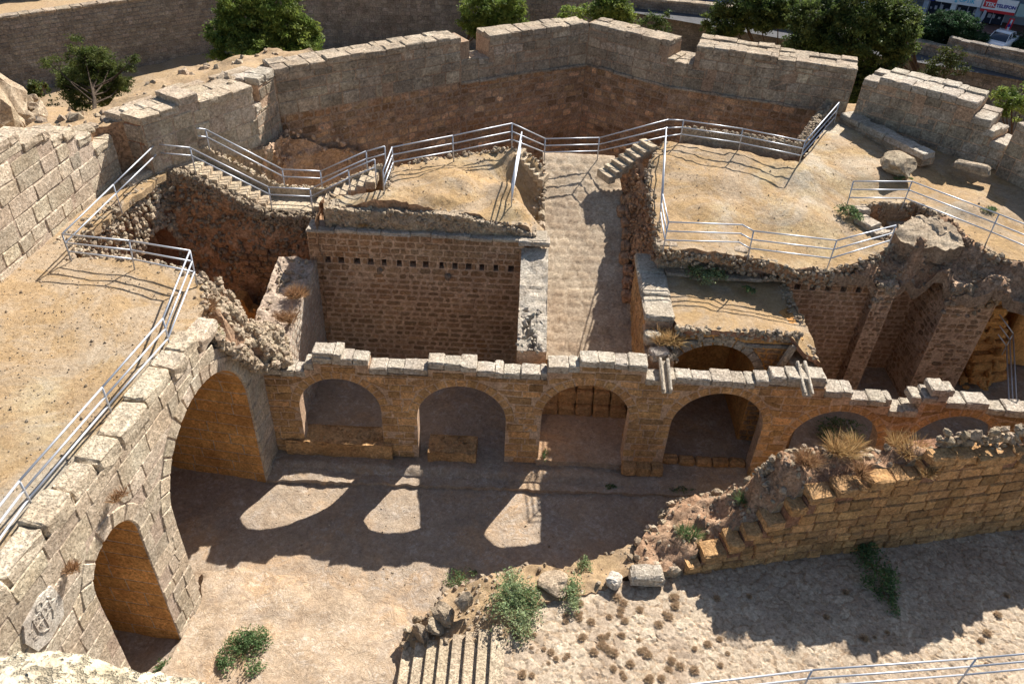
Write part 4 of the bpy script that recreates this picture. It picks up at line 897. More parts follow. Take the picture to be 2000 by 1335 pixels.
# low rubble parapet round the pit, right side
for nm, a, b, lab in (('rubble_kerb', G(1330, 268, 7.7), G(1562, 300, 7.7), 'low crumbling rubble kerb behind the far plaza railing'), ('rubble_kerb', G(1566, 296, 7.7), G(1640, 188, 7.7), 'low crumbling kerb beside the short railing leading to the gap')):
    r_ = thing(nm, lab, 'kerb wall', (a+b)/2, 'rubble kerbs round the deep pit'); S = SP(a, b); Ln = S.len
    mb = MB(); rough_face(mb, S, 0, Ln, 7.2, lambda u: 8.15+.08*NZ((u, 0, 0), 1.5), .14, .1); rough_face(mb, SP(b, a), 0, Ln, 3, 8.15, .3, .1)
    for k in range(int(Ln*45)): rock(mb, S(U(0, Ln), 8.08+U(-.06, .08), U(-.35, .05)), U(.06, .15), tn(.2))
    mb.build('rubble', M['rub'], r_)
# right hand block fragment
rampart('rampart_fragment', 'detached weathered block wall right of the gap, square hole near its top', (16.2, 38.2), (20.9, 34.6), 7.2, [(0, 9.7), (.7, 9.95), (4.2, 9.9), (5.1, 9.3)], 2.2, .5, (.6, 1.1), 'bast', topmat='arcpale', holes=[(2.5, 2.95, 9.1, 9.35)], v=.15, jit=.03)
rampart('rampart_plinth', 'low worn plinth in front of the detached block wall', G(1640, 232, 7.7), G(1800, 318, 7.6), 7.4, [(0, 8.0)], .8, .4, (.6, 1.2), 'bast', v=.15, jit=.04)
rampart('rampart_steps', 'two low step blocks between the right wall fragments', (20.8, 34.8), (21.6, 33.9), 7.3, [(0, 8.9), (.5, 8.5)], 1.6, .5, (.5, .7), 'pale', v=.1)
rampart('rampart_fragment', 'lit and shaded wall fragment cut by the right edge of the picture', (21.4, 33.6), (24.5, 27.5), 7.2, [(0, 9.7), (2, 9.9)], 1.6, .55, (.6, 1.1), 'bast', topmat='arcpale', v=.15)
# earth top of the thick rampart, left
o, rtop_z = sheet('rampart_top', [(-17.3, 14, 11.7), (-16.2, 28.3, 9.7), (-14.6, 29.6, 9.9), (-12.3, 33.1, 9.8), (-12, 35.6, 9.8), (-9.6, 37.6, 9.7), (-12.5, 39.3, 9.3), (-15.5, 36.5, 9.2), (-17.6, 31.5, 9.2), (-19.6, 26, 9.6), (-21.5, 14, 11.)], [M['dirt'], M['earthface']], res=.3, amp=.22, nsc=.7, fine=.06, skirt=-3, seed=21, smat=1); struct(o)
bs = [(-9.6, 38.4, 9.6), (-4, 42.0, 9.6), (3.3, 45.8, 9.6), (8.2, 43.0, 9.6), (16.6, 40.6, 9.6)]
rr_ = thing('rampart_rubble', 'loose stones and broken slabs strewn over the earth top of the rampart', 'rubble', (-15, 31, 9.6))
mb = MB()
for k in range(420):
    x, y = U(-21, -9.8), U(16, 39)
    if pip(x, y, rtop_z.poly): rock(mb, (x, y, rtop_z(x, y)-.02), U(.05, .28)*(1 if U(0, 1) < .85 else 1.6), tn(.2, .04, 1.05))
for k in range(26):
    t_ = U(0, 1); x = -17.2+5*t_+U(-1.4, .9); y = 27+8*t_+U(-.3, .3)
    if pip(x, y, rtop_z.poly): sbox(mb, (x, y, rtop_z(x, y)+.02), (U(.3, .7), U(.2, .4), .1), .9+U(-.2, .2), tint=tn(.1, .03, 1.1), er=.05)
mb.build('loose_stones', M['rub'], rr_)
# outcrop outside, far left
oc = thing('rock_outcrop', 'pale craggy rock outcrop at the left picture edge outside the rampart', 'rock', G(20, 210, 5)); mb = MB()
for (u, v, z, s) in ((5, 190, 6.2, 1.7), (30, 215, 5.2, 1.5), (-25, 215, 6, 2.2), (60, 235, 4.8, 1.2)): rock(mb, G(u, v, z), s, tn(.1, .03, 1.1), lod=3)
for k in range(46): rock(mb, G(U(-30, 75), U(190, 245), U(4.3, 5.6)), U(.2, .75), tn(.25, .04, .9), lod=2)
mb.build('rock_mass', M['rub'], oc)
o, _ = sheet('outer_bank', [tuple(G(u, v, z)) for u, v, z in ((-160, 330, 7), (-120, 120, 1), (60, 200, 3.2), (200, 232, 4.6), (300, 200, 4.4), (420, 165, 3.), (640, 110, -1), (690, 130, 2), (560, 150, 5), (380, 240, 7), (150, 320, 7))], M['dirt'], res=.6, amp=.5, nsc=.4, fine=.1, seed=31); struct(o)
# ================================================================== RIGHT SIDE RUBBLE
rk = thing('collapsed_rubble', 'dark collapsed rubble mass between the plaza and the right cave', 'rubble heap', (15.5, 26.5, 5))
cpx = [(1560, 528, 6.5), (1640, 530, 6.35), (1700, 508, 6.45), (1738, 478, 6.6), (1745, 450, 6.95), (1790, 425, 7.2), (1850, 420, 7.2), (1905, 470, 7.1), (1990, 512, 7.), (2090, 545, 6.9), (2120, 640, 6.), (1990, 590, 6.), (1900, 578, 5.8), (1860, 575, 5.6), (1790, 560, 5.4), (1745, 565, 5.4), (1718, 556, 5.6), (1640, 540, 5.95)]
cp = [G(*q) for q in cpx]
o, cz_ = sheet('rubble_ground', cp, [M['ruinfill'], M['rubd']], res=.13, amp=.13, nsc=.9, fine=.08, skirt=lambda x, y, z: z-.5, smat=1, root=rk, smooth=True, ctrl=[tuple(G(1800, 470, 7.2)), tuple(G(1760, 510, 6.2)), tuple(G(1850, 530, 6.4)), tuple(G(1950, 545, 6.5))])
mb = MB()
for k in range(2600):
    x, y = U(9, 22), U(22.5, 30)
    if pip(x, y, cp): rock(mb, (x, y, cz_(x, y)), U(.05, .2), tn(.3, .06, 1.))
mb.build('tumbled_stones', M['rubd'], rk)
sl = thing('rock_slab', 'pale flat mortar slab in front of the sunken steps, right plaza', 'rock slab', G(1820, 450, 7.2))
o, slz = sheet('slab', [G(*q) for q in ((1748, 448, 7.2), (1790, 422, 7.25), (1830, 422, 7.25), (1870, 450, 7.2), (1885, 480, 7.1), (1850, 490, 7.0), (1800, 480, 7.0), (1760, 470, 7.))], [M['rub'], M['rubd']], res=.12, amp=.14, fine=.12, skirt=6.4, smat=1, root=sl)
# sunken stair pit walls
sk = thing('sunken_steps', 'sunken stone lined stairwell with two pale blocks at its left lip', 'stairwell', G(1740, 430, 6.5))
q0, q1, q2, q3 = G(1672, 412, 7.), G(1700, 396, 7.05), G(1795, 396, 7.05), G(1848, 428, 7.)
mb = MB()
for a, b in ((q0, q1), (q1, q2), (q2, q3)):
    S = SP(a, b); rough_face(mb, S, 0, S.len, 5.2, 7.02, .12, .12, sc=2); stones_on(mb, S, 0, S.len, 6.4, 7.05, int(S.len*30), (.06, .16), v=.25)
mb.add([q0+np.array([0, 0, -1.9]), q1+np.array([0, 0, -1.9]), q2+np.array([0, 0, -1.9]), q3+np.array([0, 0, -1.9]), G(1745, 480, 5.1), G(1700, 450, 5.1)], [(5, 4, 3, 2, 1, 0)])
mb.build('pit_lining', M['rub'], sk)
mb = MB(); sbox(mb, G(1680, 414, 6.95), (.33, .25, .2), .2, tint=(1.1, 1.05, 1)); sbox(mb, G(1693, 438, 6.85), (.3, .45, .2), .5, tint=(1.1, 1.05, 1)); sbox(mb, G(1712, 455, 6.7), (.35, .3, .18), .4, tint=(1.05, 1, .95))
sbox(mb, G(1735, 462, 6.3), (.5, .3, .2), .1); sbox(mb, G(1760, 445, 6.0), (.6, .3, .2), .1); mb.build('step_blocks', M['arcpale'], sk)
# cave at the right
cv = thing('cave_chamber', 'dark cave like chamber with a broken roof edge at the right edge of the picture', 'cave', (21, 28, 0))
S = SP((18.2, 30.2), (28, 30.6)); mb = MB(); rough_face(mb, S, 0, 9.8, 0, 6.3, .4, .35)
rough_face(mb, SP((18.8, 26.3), (18.6, 30.4)), 0, 4.1, 0, 6.2, .3, .2)
for k in range(200): rock(mb, (U(18.7, 20.5), U(28.8, 30.2), U(3.8, 6.2)), U(.1, .3), tn(.2))
mb.build('rear_face', M['vault'], cv)
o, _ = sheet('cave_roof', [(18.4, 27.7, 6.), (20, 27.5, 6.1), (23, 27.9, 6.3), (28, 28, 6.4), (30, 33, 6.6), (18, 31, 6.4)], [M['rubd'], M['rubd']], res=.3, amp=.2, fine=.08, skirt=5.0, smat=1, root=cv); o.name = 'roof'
o, _ = sheet('chamber_wall', [(22.2, 28.9, 5.), (22.4, 30.4, 5), (30, 31, 5), (30, 29, 5)], [M['vault'], M['vault']], res=.5, amp=.05, skirt=0.1, smat=1, root=cv); o.name = 'inner_wall'
mb = MB()
for k in range(8):
    z = 3.9-k*.48; x = 19.6+k*.14; sbox(mb, (x+.4, 28.6-k*.14, z), (.9, .5, .25), .2+U(-.1, .1), tint=tn(.15, .05, .9), er=.08, jit=.05)
    for j in range(12): rock(mb, (x+U(-1., .9), 28.3-k*.16+U(-.3, .3), z-.2+U(-.2, .2)), U(.12, .3), tn(.2, .05, .8))
mb.build('fallen_stones', M['vault'], cv)
bw = thing('room_rear_wall', 'rear wall of the right room between buttress and cave', 'stone wall', (17.8, 29.4, 0)); mb = MB(); rough_face(mb, SP((16.9, 29.4), (19.2, 29.5)), 0, 2.3, 0, 6.5, .3, .1); mb.build('wall_face', M['small'], bw)
# ================================================================== RUINED WALL, front right
ru = thing('ruined_wall', 'stepped ruin of a thick ashlar wall filled with red rubble, front right', 'stone wall', (12, 17, 1.4))
RA, RB = np.array([5.8, 15.42]), np.array([19.8, 18.35]); SR = SP(RA, RB); kx = SR.len/14.
rp_ = [(0, 2.0), (.5, 2.35), (1.25, 2.8), (1.75, 3.15), (2.3, 3.5), (2.95, 4.15), (3.5, 4.55), (4.3, 4.8), (5.3, 5.0), (6.95, 5.25), (7.1, 5.7), (8.6, 5.55), (10.2, 5.2), (11.2, 4.9)]
rpz = lambda u: [z for x, z in rp_ if u >= x-1e-6][-1]
mb = MB(); out = [(0, .9), (SR.len, .9)]; p2 = rp_+[(SR.len, 0)]
for i in range(len(rp_)-1, -1, -1): out += [(p2[i+1][0], rp_[i][1]-.33), (rp_[i][0], rp_[i][1]-.33)]
core(mb, SR, out, -.05, -1.1); mb.build('wall_core', M['redm'], ru)
mb = MB(); lay(mb, SR, 0, SR.len, 1.15, 5.7, ch=.36, L=(.35, .85), gap=.012, g=.06, rough=.025, top=lambda u: rpz(u)-.3, dkp=.08, v=.25, hue=.05, bev=.03, jit=.02, chv=.25); mb.build('stone_facing', M['arc'], ru)
mb = MB()
for i in range(len(rp_)):
    cap(mb, SR, p2[i][0], p2[i+1][0], rp_[i][1]+U(-.02, .03), .34, .06, -.62+U(-.1, .1), L=(.45, .95), v=.15, jit=.03, er=.035)
mb.build('coping_stones', M['arc'], ru)
fill = [(*SR(u, 0, -.45)[:2], rpz(u)-.1) for u in np.linspace(.6, SR.len, 24)]
rpx = fill+[(22, 21.3, 6.2), (20.3, 20.9, 6.3)]+[tuple(G(*q)) for q in ((1990, 842, 6.1), (1900, 842, 6.2), (1850, 850, 6.1), (1820, 880, 5.4), (1720, 878, 5.), (1640, 885, 4.9), (1580, 878, 5.0), (1530, 882, 5.0), (1478, 925, 4.4), (1455, 955, 3.), (1385, 968, 1.9), (1310, 984, 1.5), (1285, 1025, 1.5), (1248, 1060, 1.5), (1235, 1095, 1.4), (1280, 1120, 1.6), (1322, 1118, 1.75))]
rc_ = [tuple(G(*q)) for q in ((1400, 1010, 2.2), (1350, 1040, 2.1), (1440, 1000, 2.6), (1500, 960, 3.9), (1560, 920, 4.7), (1540, 900, 5.1), (1700, 905, 5.05), (1850, 865, 6.05), (1920, 870, 5.9), (1900, 855, 6.2))]
o, ruz = sheet('rubble_fill', rpx, [M['ruinfill'] if 'ruinfill' in M else M['dirt'], M['rub']], res=.13, amp=.22, nsc=1.2, fine=.16, skirt=-.45, smat=1, root=ru, ctrl=rc_, smooth=True)
mb = MB()
for k in range(3800):
    x, y = U(4.6, 21), U(15, 22)
    if not pip(x, y, ruz.poly): continue
    bigr = 1 if x < 8.3 else .7; dens = (x > 13) or (6.8 < x < 9.2) or U(0, 1) < .4
    if dens: rock(mb, (x, y, ruz(x, y)-.02), U(.03, .13)*(1.8 if U(0, 1) < .06 else 1), tn(.28, .07, 1.))
for i in range(len(fill), len(rpx)-1):
    a, b = np.array(rpx[i]), np.array(rpx[i+1]); Ld = np.linalg.norm((b-a)[:2])
    for k in range(int(Ld*32)): t_ = U(0, 1); q = a+(b-a)*t_; rock(mb, (q[0]+U(-.15, .15), q[1]+U(-.12, .12), max(-.3, q[2]-U(-.1, .9))), U(.07, .24), tn(.25, .06))
mb.build('embedded_stones', M['rub'], ru)
# loose rubble bank at the head of the front steps
rl = thing('rubble_bank', 'tumbled boulders and earth at the head of the front concrete steps', 'rubble heap', G(1000, 1190, 1.2))
bpx = [(790, 1262, .15), (800, 1225, .4), (850, 1180, .6), (880, 1150, .5), (960, 1120, .9), (1020, 1100, 1.1), (1100, 1110, 1.1), (1180, 1085, 1.1), (1245, 1060, 1.3), (1250, 1110, 1.45), (1180, 1150, 1.5), (1080, 1165, 1.6), (1010, 1195, 1.6), (985, 1252, 1.42), (935, 1258, 1.05), (880, 1262, .7), (830, 1263, .35)]
o, blz = sheet('bank_ground', [G(*q) for q in bpx], [M['dirt'], M['ruinfill']], res=.12, amp=.14, nsc=1.5, fine=.09, skirt=-.45, smat=1, root=rl, smooth=True)
mb = MB(); bp_ = [G(*q) for q in bpx]
for k in range(1300):
    x, y = U(-3, 5.6), U(12.5, 17)
    if pip(x, y, blz.poly) and (not .7 < x < 4. or U(0, 1) < .25): rock(mb, (x, y, blz(x, y)-.01), U(.03, .13), tn(.25, .06, 1.05))
for i in range(0, 9):
    a, b = bp_[i], bp_[i+1]
    for k in range(18 if a[0] < .5 else 6): q = a+(b-a)*U(0, 1); rock(mb, (q[0]+U(-.1, .1), q[1]+U(-.1, .1), U(0, max(.1, q[2]))), U(.08, .22), tn(.25, .06))
mb.build('embedded_stones', M['rub'], rl)
GB = 'boulders lying in the ruins'
def boulder(lab, u, v, z, s, lod=2, mat='rub', sq=None, rz=0, base=1.1, flat=1.):
    r0 = G(u, v, z); mb = MB()
    if sq: sbox(mb, r0, sq, rz, tint=tn(.05, .02, base), er=.06, jit=.03, skew=.1)
    else: rock(mb, r0, s, tn(.08, .03, base), lod=lod, flat=flat)
    r_ = thing('boulder', lab, 'boulder', r0, GB); mb.build('stone', M[mat], r_); return r_
boulder('squared orange tan block lying beside the ruined wall foot', 1263, 1122, 1.75, .5, sq=(.52, .3, .22), rz=.05, mat='arcpale')
boulder('small white broken block left of the squared block', 1200, 1132, 1.65, .25, sq=(.22, .25, .18), rz=-.5, mat='white')
boulder('flat pink mortar slab among the shrubs at the bank', 1085, 1140, 1.6, .62, flat=.5, lod=3, base=1.2)
boulder('pale rounded boulder above the front steps', 905, 1175, 1.35, .38, lod=3)
boulder('brown boulder at the bottom left of the bank', 865, 1200, .9, .45, lod=3, base=.95)
boulder('darker boulder by the lowest front step', 822, 1238, .45, .4, lod=3, base=.85)
boulder('boulder against the head of the front steps', 850, 1222, .7, .42, lod=3, base=.95)
boulder('large irregular rock standing in the shade on the right plaza', 1757, 322, 7.75, 1.05, lod=3, base=1., flat=.55)
boulder('long fallen block with a sunlit end on the right plaza', 1898, 327, 7.75, .5, sq=(.75, .22, .2), rz=-.55, mat='bast')
boulder('bench like sandy block beside the walkway of the rampart', 272, 346, 7.75, .5, sq=(.28, .75, .15), rz=-.35, mat='pale')
boulder('stone block at the foot of the arch three jamb', 1218, 848, .35, .12, lod=2, mat='arc')
# ================================================================== STAIRS (concrete)
def stair(label, p0, p1, wdir, width, z0, z1, n, thick=.35):
    p0 = np.array(p0, float); p1 = np.array(p1, float); d = (p1-p0)/n; wv = np.array(wdir, float); wv /= np.linalg.norm(wv)
    r_ = thing('concrete_stair', label, 'stair', (*((p0+p1)/2), min(z0, z1))); rz = math.atan2(d[1], d[0])
    for k in range(n):
        z = z0+(z1-z0)*(k+1)/n; c = p0+d*(k+.5)+wv*width/2; mb = MB()
        sbox(mb, (c[0], c[1], z-thick/2), (np.linalg.norm(d)/2+.01, width/2, thick/2), rz, tint=tn(.06, .02), er=.015, jit=.004, skew=.005); mb.build('step', M['conc'], r_)
    return r_
stair('concrete stair descending from the rampart landing over the left pit', (-13.1, 29.15), (-10.2, 29.25), (0, 1), 1.05, 7.72, 6.1, 8)
stair('short concrete stair climbing to the mound from the pit landing', (-8.5, 29.2), (-5.9, 29.2), (0, 1), 1.05, 6.1, 7.55, 7)
ld = thing('stair_landing', 'grey concrete landing slabs of the left stair with a low parapet behind', 'landing', (-12, 29.8, 6)); mb = MB()
sbox(mb, (-13.75, 29.75, 7.5), (.68, .65, .2), er=.02, jit=.01, tint=(1, 1, 1)); sbox(mb, (-9.35, 29.75, 5.9), (.9, .6, .2), er=.02, jit=.01, tint=(1, 1, 1)); mb.build('slab', M['conc'], ld)
mb = MB(); S = SP((-14.3, 30.3), (-5.8, 30.3)); pt = lambda u: 8.1 if u < 1.2 else max(6.5, 8.1-(u-1.2)*.55) if u < 6 else 6.5+(u-6)*.5
rough_face(mb, S, 0, 8.5, 4.5, pt, .2, .05); rough_face(mb, SP((-5.8, 30.55), (-14.3, 30.55)), 0, 8.5, 2, lambda u: pt(8.5-u), .3, .1)
for k in range(300): u = U(0, 8.5); rock(mb, S(u, pt(u)+U(-.04, .03), U(-.25, 0)), U(.05, .12), tn(.15))
mb.build('parapet', M['conc'], ld)
stair('pale concrete stair of seven steps climbing from the bridge to the plaza', (3.95, 32.5), (6.1, 33.75), (-.5, .9), .95, 6.5, 7.72, 7)
stair('small concrete stair dropping from the mound to the bridge', (.98, 31.9), (-.3, 32.4), (.35, .9), .8, 6.5, 7.6, 6)
stair('broad concrete front steps rising towards the paved slope, bottom of picture', (-2.86, 9.2), (.22, 9.2), (0, 1), 4.15, -.05, 1.42, 8, 1.5)
em = MB()
def edge_stones(pts, n, drop, s=(.05, .15), base=1., inw=.15):
    pts = [np.array(p, float) for p in pts]; Ls = [np.linalg.norm((pts[i+1]-pts[i])[:2]) for i in range(len(pts)-1)]
    for i, Ld in enumerate(Ls):
        for k in range(int(n*Ld)):
            q = pts[i]+(pts[i+1]-pts[i])*U(0, 1); rock(em, (q[0]+U(-inw, inw), q[1]+U(-inw, inw), q[2]-U(0, 1)**1.5*drop), U(*s), tn(.28, .06, base))
edge_stones(pz[-6:]+[pz[0]], 55, .7); edge_stones(pz[:6], 40, .5); edge_stones(pz[13:22], 40, .4)
edge_stones(lt[4:12], 45, .4, base=1.15); edge_stones(md[:10], 40, .5, base=1.05); edge_stones(md[9:], 20, .3)
tag(em.build('edge_rubble', M['rub']), 'crumbling fringe of small stones along the broken edges of the terraces', 'rubble', kind='stuff')
# ================================================================== RAILINGS
Tz = 7.7
GR = 'galvanised tube railings of the ruins'
far = lambda u, v, z: (G(u, v, z))
def vp(bx, by, z, h=1.08): b = G(bx, by, z); return (b, b+np.array([0, 0, h]), True)
P_ = [(np.array([-10.9, 6.5, 7.9]), np.array([-11.0, 6.5, 9.0]), True), rp(65, 990, 38, 940, 7.9), rp(218, 808, 200, 757, 7.9), rp(333, 680, 318, 622, 7.85), rp(384, 552, 371, 487, 7.75), rp(262, 524, 252, 470, 7.75), rp(139, 508, 121, 457, 7.75)]
railing('long railing along the left terrace edge and its back corner', P_, group=GR)
w1 = P_[-1]; s1 = (np.array([-14.35, 28.95, 7.75]), np.array([-14.4, 28.95, 8.85]), True)
m1 = ((w1[0]+s1[0])/2, (w1[1]+s1[1])/2, True)
def yz(x, y, z, post=True): return (np.array([x, y, z]), np.array([x, y, z+1.02]), post)
railing('railing beside the narrow walkway and down the near side of the left stair', [w1, m1, s1, yz(-13.1, 29.05, 7.7), yz(-10.25, 29.1, 6.12), yz(-8.55, 29.1, 6.12), yz(-6.9, 29.1, 7.05), yz(-5.8, 29.05, 7.6)], nr=2, group=GR)
railing('railing on the far side of the left stair', [yz(-14.5, 29.9, 7.75), yz(-14.35, 30.45, 8.), yz(-12.9, 30.4, 7.9), yz(-10., 30.4, 6.3), yz(-8.4, 30.4, 6.3), yz(-6.4, 30.4, 7.3), yz(-5.6, 30.3, 7.6)], nr=2, group=GR)
railing('railing round the mound, over the bridge and along the far plaza edge', [rp(751, 378, 748, 338, 7.6), rp(769, 331, 765, 290, 7.7), rp(886, 311, 884, 265, 7.7), rp(1000, 289, 1000, 241, 7.7), rp(1063, 311, 1065, 271, 6.55), rp(1167, 308, 1170, 271, 6.55), rp(1303, 282, 1303, 232, 7.72, post=False), rp(1328, 276, 1335, 236, 7.7), rp(1443, 293, 1450, 253, 7.7), rp(1561, 318, 1571, 282, 7.7), rp(1629, 240, 1632, 206, 7.7)], group=GR)
railing('short railing on the right edge of the mound', [rp(1016, 306, 1019, 258, 7.6), rp(999, 402, 1000, 357, 7.2)], group=GR)
railing('railing down the left edge of the plaza and along its front', [rp(1297, 298, 1300, 247, 7.65), rp(1288, 432, 1290, 367, 6.95), rp(1295, 487, 1306, 432, 6.75), rp(1440, 490, 1450, 439, 6.7, post=False), rp(1461, 502, 1472, 451, 6.65), rp(1616, 522, 1638, 462, 6.5), rp(1734, 484, 1750, 440, 6.6)], group=GR)
railing('railing round the sunken steps on the right plaza', [rp(1654, 402, 1667, 354, 7.05), rp(1762, 404, 1790, 334, 7.1), rp(1928, 470, 1953, 408, 7.1), (G(2090, 540, 7.1), G(2110, 480, 8.18), True)], group=GR)
railing('railing crossing the bottom right corner of the picture', [rp(1120, 1410, 1160, 1343, 2.3, 1.), rp(1560, 1358, 1592, 1297, 2.3, 1.), rp(1872, 1333, 1921, 1263, 2.3, 1.), rp(2210, 1300, 2270, 1227, 2.3, 1.)], group=GR)
railing('dim railing on the steps inside the right cave', [yz(20.6, 28.2, 2.5), yz(21.2, 27.4, 1.9), yz(20.6, 24.2, .2)], group=GR)
# ================================================================== PLANTS IN THE RUINS
shrub('caper_bush', 'large pale green caper bush spilling over the head of the front steps', 'shrub', (1000, 1185), 1.45, 62, 62, 5200, .042, 'caper', .5, 'shrubs in the courtyard')
shrub('caper_bush', 'smaller pale green bush right of the flat pink slab', 'shrub', (1112, 1160), 1.5, 32, 36, 1300, .04, 'caper', .35, 'shrubs in the courtyard')
shrub('leafy_weed', 'green spiky weed clump on the bare pale slab, front left', 'weed', (480, 1272), -.05, 46, 38, 2600, .045, 'weed', .3, 'shrubs in the courtyard')
shrub('leafy_weed', 'small weed by the foot of the small gateway pier', 'weed', (320, 1300), -.3, 16, 12, 250, .04, 'weed', .2, 'shrubs in the courtyard')
shrub('leafy_weed', 'dark green weed in the arcade shadow between arches three and four', 'weed', (1192, 952), -.32, 15, 9, 260, .045, 'weed', .25, 'shrubs in the courtyard')
shrub('leafy_weed', 'dark green weed clump at the foot of the plinth by arch four', 'weed', (1330, 945), -.32, 38, 24, 900, .045, 'weed', .3, 'shrubs in the courtyard')
shrub('leafy_weed', 'straggling weeds at the edge of the big arcade shadow', 'weed', (900, 1130), -.3, 34, 20, 700, .035, 'weed', .3, 'shrubs in the courtyard')
shrub('leafy_weed', 'pale weed where the bank meets the courtyard', 'weed', (1142, 1105), 1.1, 18, 18, 420, .035, 'caper', .25, 'shrubs in the courtyard')
shrub('creeper_bush', 'shaded creeper growing at the foot of the ruined wall', 'shrub', (1705, 1110), 1.6, 44, 44, 1700, .055, 'weed', .55, 'shrubs in the courtyard')
shrub('creeper_bush', 'thin dark weed below the shaded creeper', 'weed', (1730, 1165), 1.5, 22, 30, 500, .05, 'weed', .3, 'shrubs in the courtyard')
shrub('olive_shrub', 'yellow green shrub under the retaining wall on the chamber roof', 'shrub', (1375, 545), 5.65, 44, 24, 1300, .05, 'caper', .55, 'shrubs in the courtyard')
shrub('leafy_weed', 'small bright weed on the chamber roof right of the shrub', 'weed', (1462, 568), 5.6, 18, 9, 300, .045, 'weed', .2, 'shrubs in the courtyard')
shrub('leafy_weed', 'leafy clump at the left lip of the sunken steps', 'weed', (1657, 420), 7., 24, 24, 1000, .045, 'weed', .35, 'shrubs in the courtyard')
shrub('leafy_weed', 'low green plant under the right plaza railing', 'weed', (1930, 412), 7.25, 20, 10, 350, .045, 'weed', .15, 'shrubs in the courtyard')
shrub('leafy_weed', 'low green plant behind the corner post of the right plaza railing', 'weed', (1765, 350), 7.4, 18, 6, 250, .045, 'weed', .12, 'shrubs in the courtyard')
shrub('leafy_weed', 'yellow flowering weed on the rubble by the big gateway arch', 'weed', (418, 648), 7.2, 24, 16, 650, .03, 'caper', .25, 'shrubs in the courtyard')
shrub('creeper_bush', 'weeds growing in the room seen through the fifth arch', 'weed', (1640, 845), .1, 50, 26, 1100, .06, 'weed', .5, 'shrubs in the courtyard')
shrub('leafy_weed', 'green weeds hanging at the foot of the third arch jamb', 'weed', (1064, 890), .3, 7, 14, 160, .035, 'weed', .3, 'shrubs in the courtyard')
def drybush(lab, u, v, z, r, n, mat='straw', up=.9, wd=.008, pos=None, grp='dry bushes on the ruins'):
    c = G(u, v, z) if pos is None else np.array(pos); r_ = thing('dry_bush', lab, 'dry bush', c, grp); mb = MB()
    for k in range(6): tuft(mb, c+np.array([U(-.5, .5)*r, U(-.4, .4)*r, 0]), r*U(.7, 1.1), n//6, (1, 1, 1), up, wd)
    mb.build('stems', M[mat], r_); return r_
drybush('tall feathery dry bush standing on the ruined wall top', 1655, 880, 5.1, .75, 700)
drybush('second feathery bush right of the tall one on the ruined wall', 1775, 880, 5.2, .7, 600)
drybush('reddish dry bush above the fallen face of the ruined wall', 1580, 905, 5.0, .55, 500, 'brown')
drybush('golden tuft on the top course of the ruined wall', 1815, 925, 5.2, .32, 300)
drybush('brown bramble on the red rubble slope of the ruin', 1680, 925, 5., .5, 420, 'brown')
drybush('grey green spiky bush on the low rubble left of the ruin', 1345, 1040, 2.1, .5, 300, 'weed')
drybush('spiky bush in the dark hollow of the ruin', 1465, 985, 3.2, .55, 350, 'weed')
drybush('dry orange bush at the near end of the ramp side wall', 1300, 665, 5., .6, 700)
drybush('brown bush on the rubble above the big gateway arch', 408, 605, 7.3, .5, 450, 'brown')
drybush('brown overgrowth on the top of the room side wall', 560, 625, 4.7, .5, 500, 'brown')
drybush('dark brown overgrowth further up the room side wall top', 585, 580, 4.9, .55, 500, 'brown')
drybush('orange grass tuft on the rubble parapet ledge', 712, 440, 6.55, .28, 240)
drybush('dead thorn bush in a joint of the gate building face', 236, 905, 7.6, .32, 220, 'brown', pos=(-9.6, 12.9, 6.9))
drybush('dead thorn bush left of the small gateway arch', 150, 1060, 6.2, .3, 220, 'brown', pos=(-9.95, 11.0, 6.6))
# small round tussocks on the paved slope
tb = MB(); c0 = np.array([2., 12, 1.44])
for k in range(320):
    a = U(0, 6.28); e = U(0, 1)**.5; blade(tb, c0+np.array([math.cos(a)*e*.07, math.sin(a)*e*.07, 0]), U(.06, .12), .006, (math.cos(a)*e, math.sin(a)*e, 1-e*.75), tn(.25, .06), 0, .2)
t0 = thing('grass_tussock', 'round tan tussock in a joint of the paved slope', 'tussock', c0, 'round dry tussocks on the paved slope'); tb.build('blades', M['tuss'], t0)
t0['label'] = 'round dry tan tussock growing in a joint of the sunlit paved slope'
nt_ = 0; tries = 0
while nt_ < 90 and tries < 4000:
    tries += 1
    if nt_ < 70: u, v = U(1000, 1330), U(1165, 1330)
    else: u, v = U(1330, 1990), U(1150, 1330)
    if NZ((u/60, v/60, 0), 1.) < -.05 and nt_ < 70: continue
    p = G(u, v, 1.44); 
    if nt_ == 0: t0.location = tuple(p)
    else: copy_thing(t0, (p[0], p[1], pave_h(p[0], p[1])-.005), U(0, 6), U(.5, 1.15))
    nt_ += 1
# dry grass fringe and pebbles: nobody could count them
gm = MB()
for k in range(5200):
    q = random.choice([0, 0, 1, 2, 2, 3, 4])
    if q == 0: x, y = U(-17, -9.8), U(8, 23); f = terr_z; pol = terr_z.poly
    elif q == 1: x, y = U(-7.5, 1), U(27.7, 33); f = mound_z; pol = mound_z.poly
    elif q == 2: x, y = U(4.6, 24), U(24, 39); f = plaza_z; pol = plaza_z.poly
    elif q == 3: x, y = U(4.6, 21), U(15, 22); f = ruz; pol = ruz.poly
    else: x, y = U(-21, -9.8), U(16, 39); f = rtop_z; pol = rtop_z.poly
    if NZ((x, y, 4), .7) < -.02 or not pip(x, y, pol): continue
    p = (x, y, f(x, y)); c = tn(.25, .06)
    for j in range(4): a = U(0, 6.28); blade(gm, p, U(.04, .13), .004, (math.cos(a), math.sin(a), U(.5, 1.6)), c)
tag(gm.build('dry_grass', M['straw']), 'sparse dry golden grass over terraces, mound and rubble', 'grass', kind='stuff')
pb = MB()
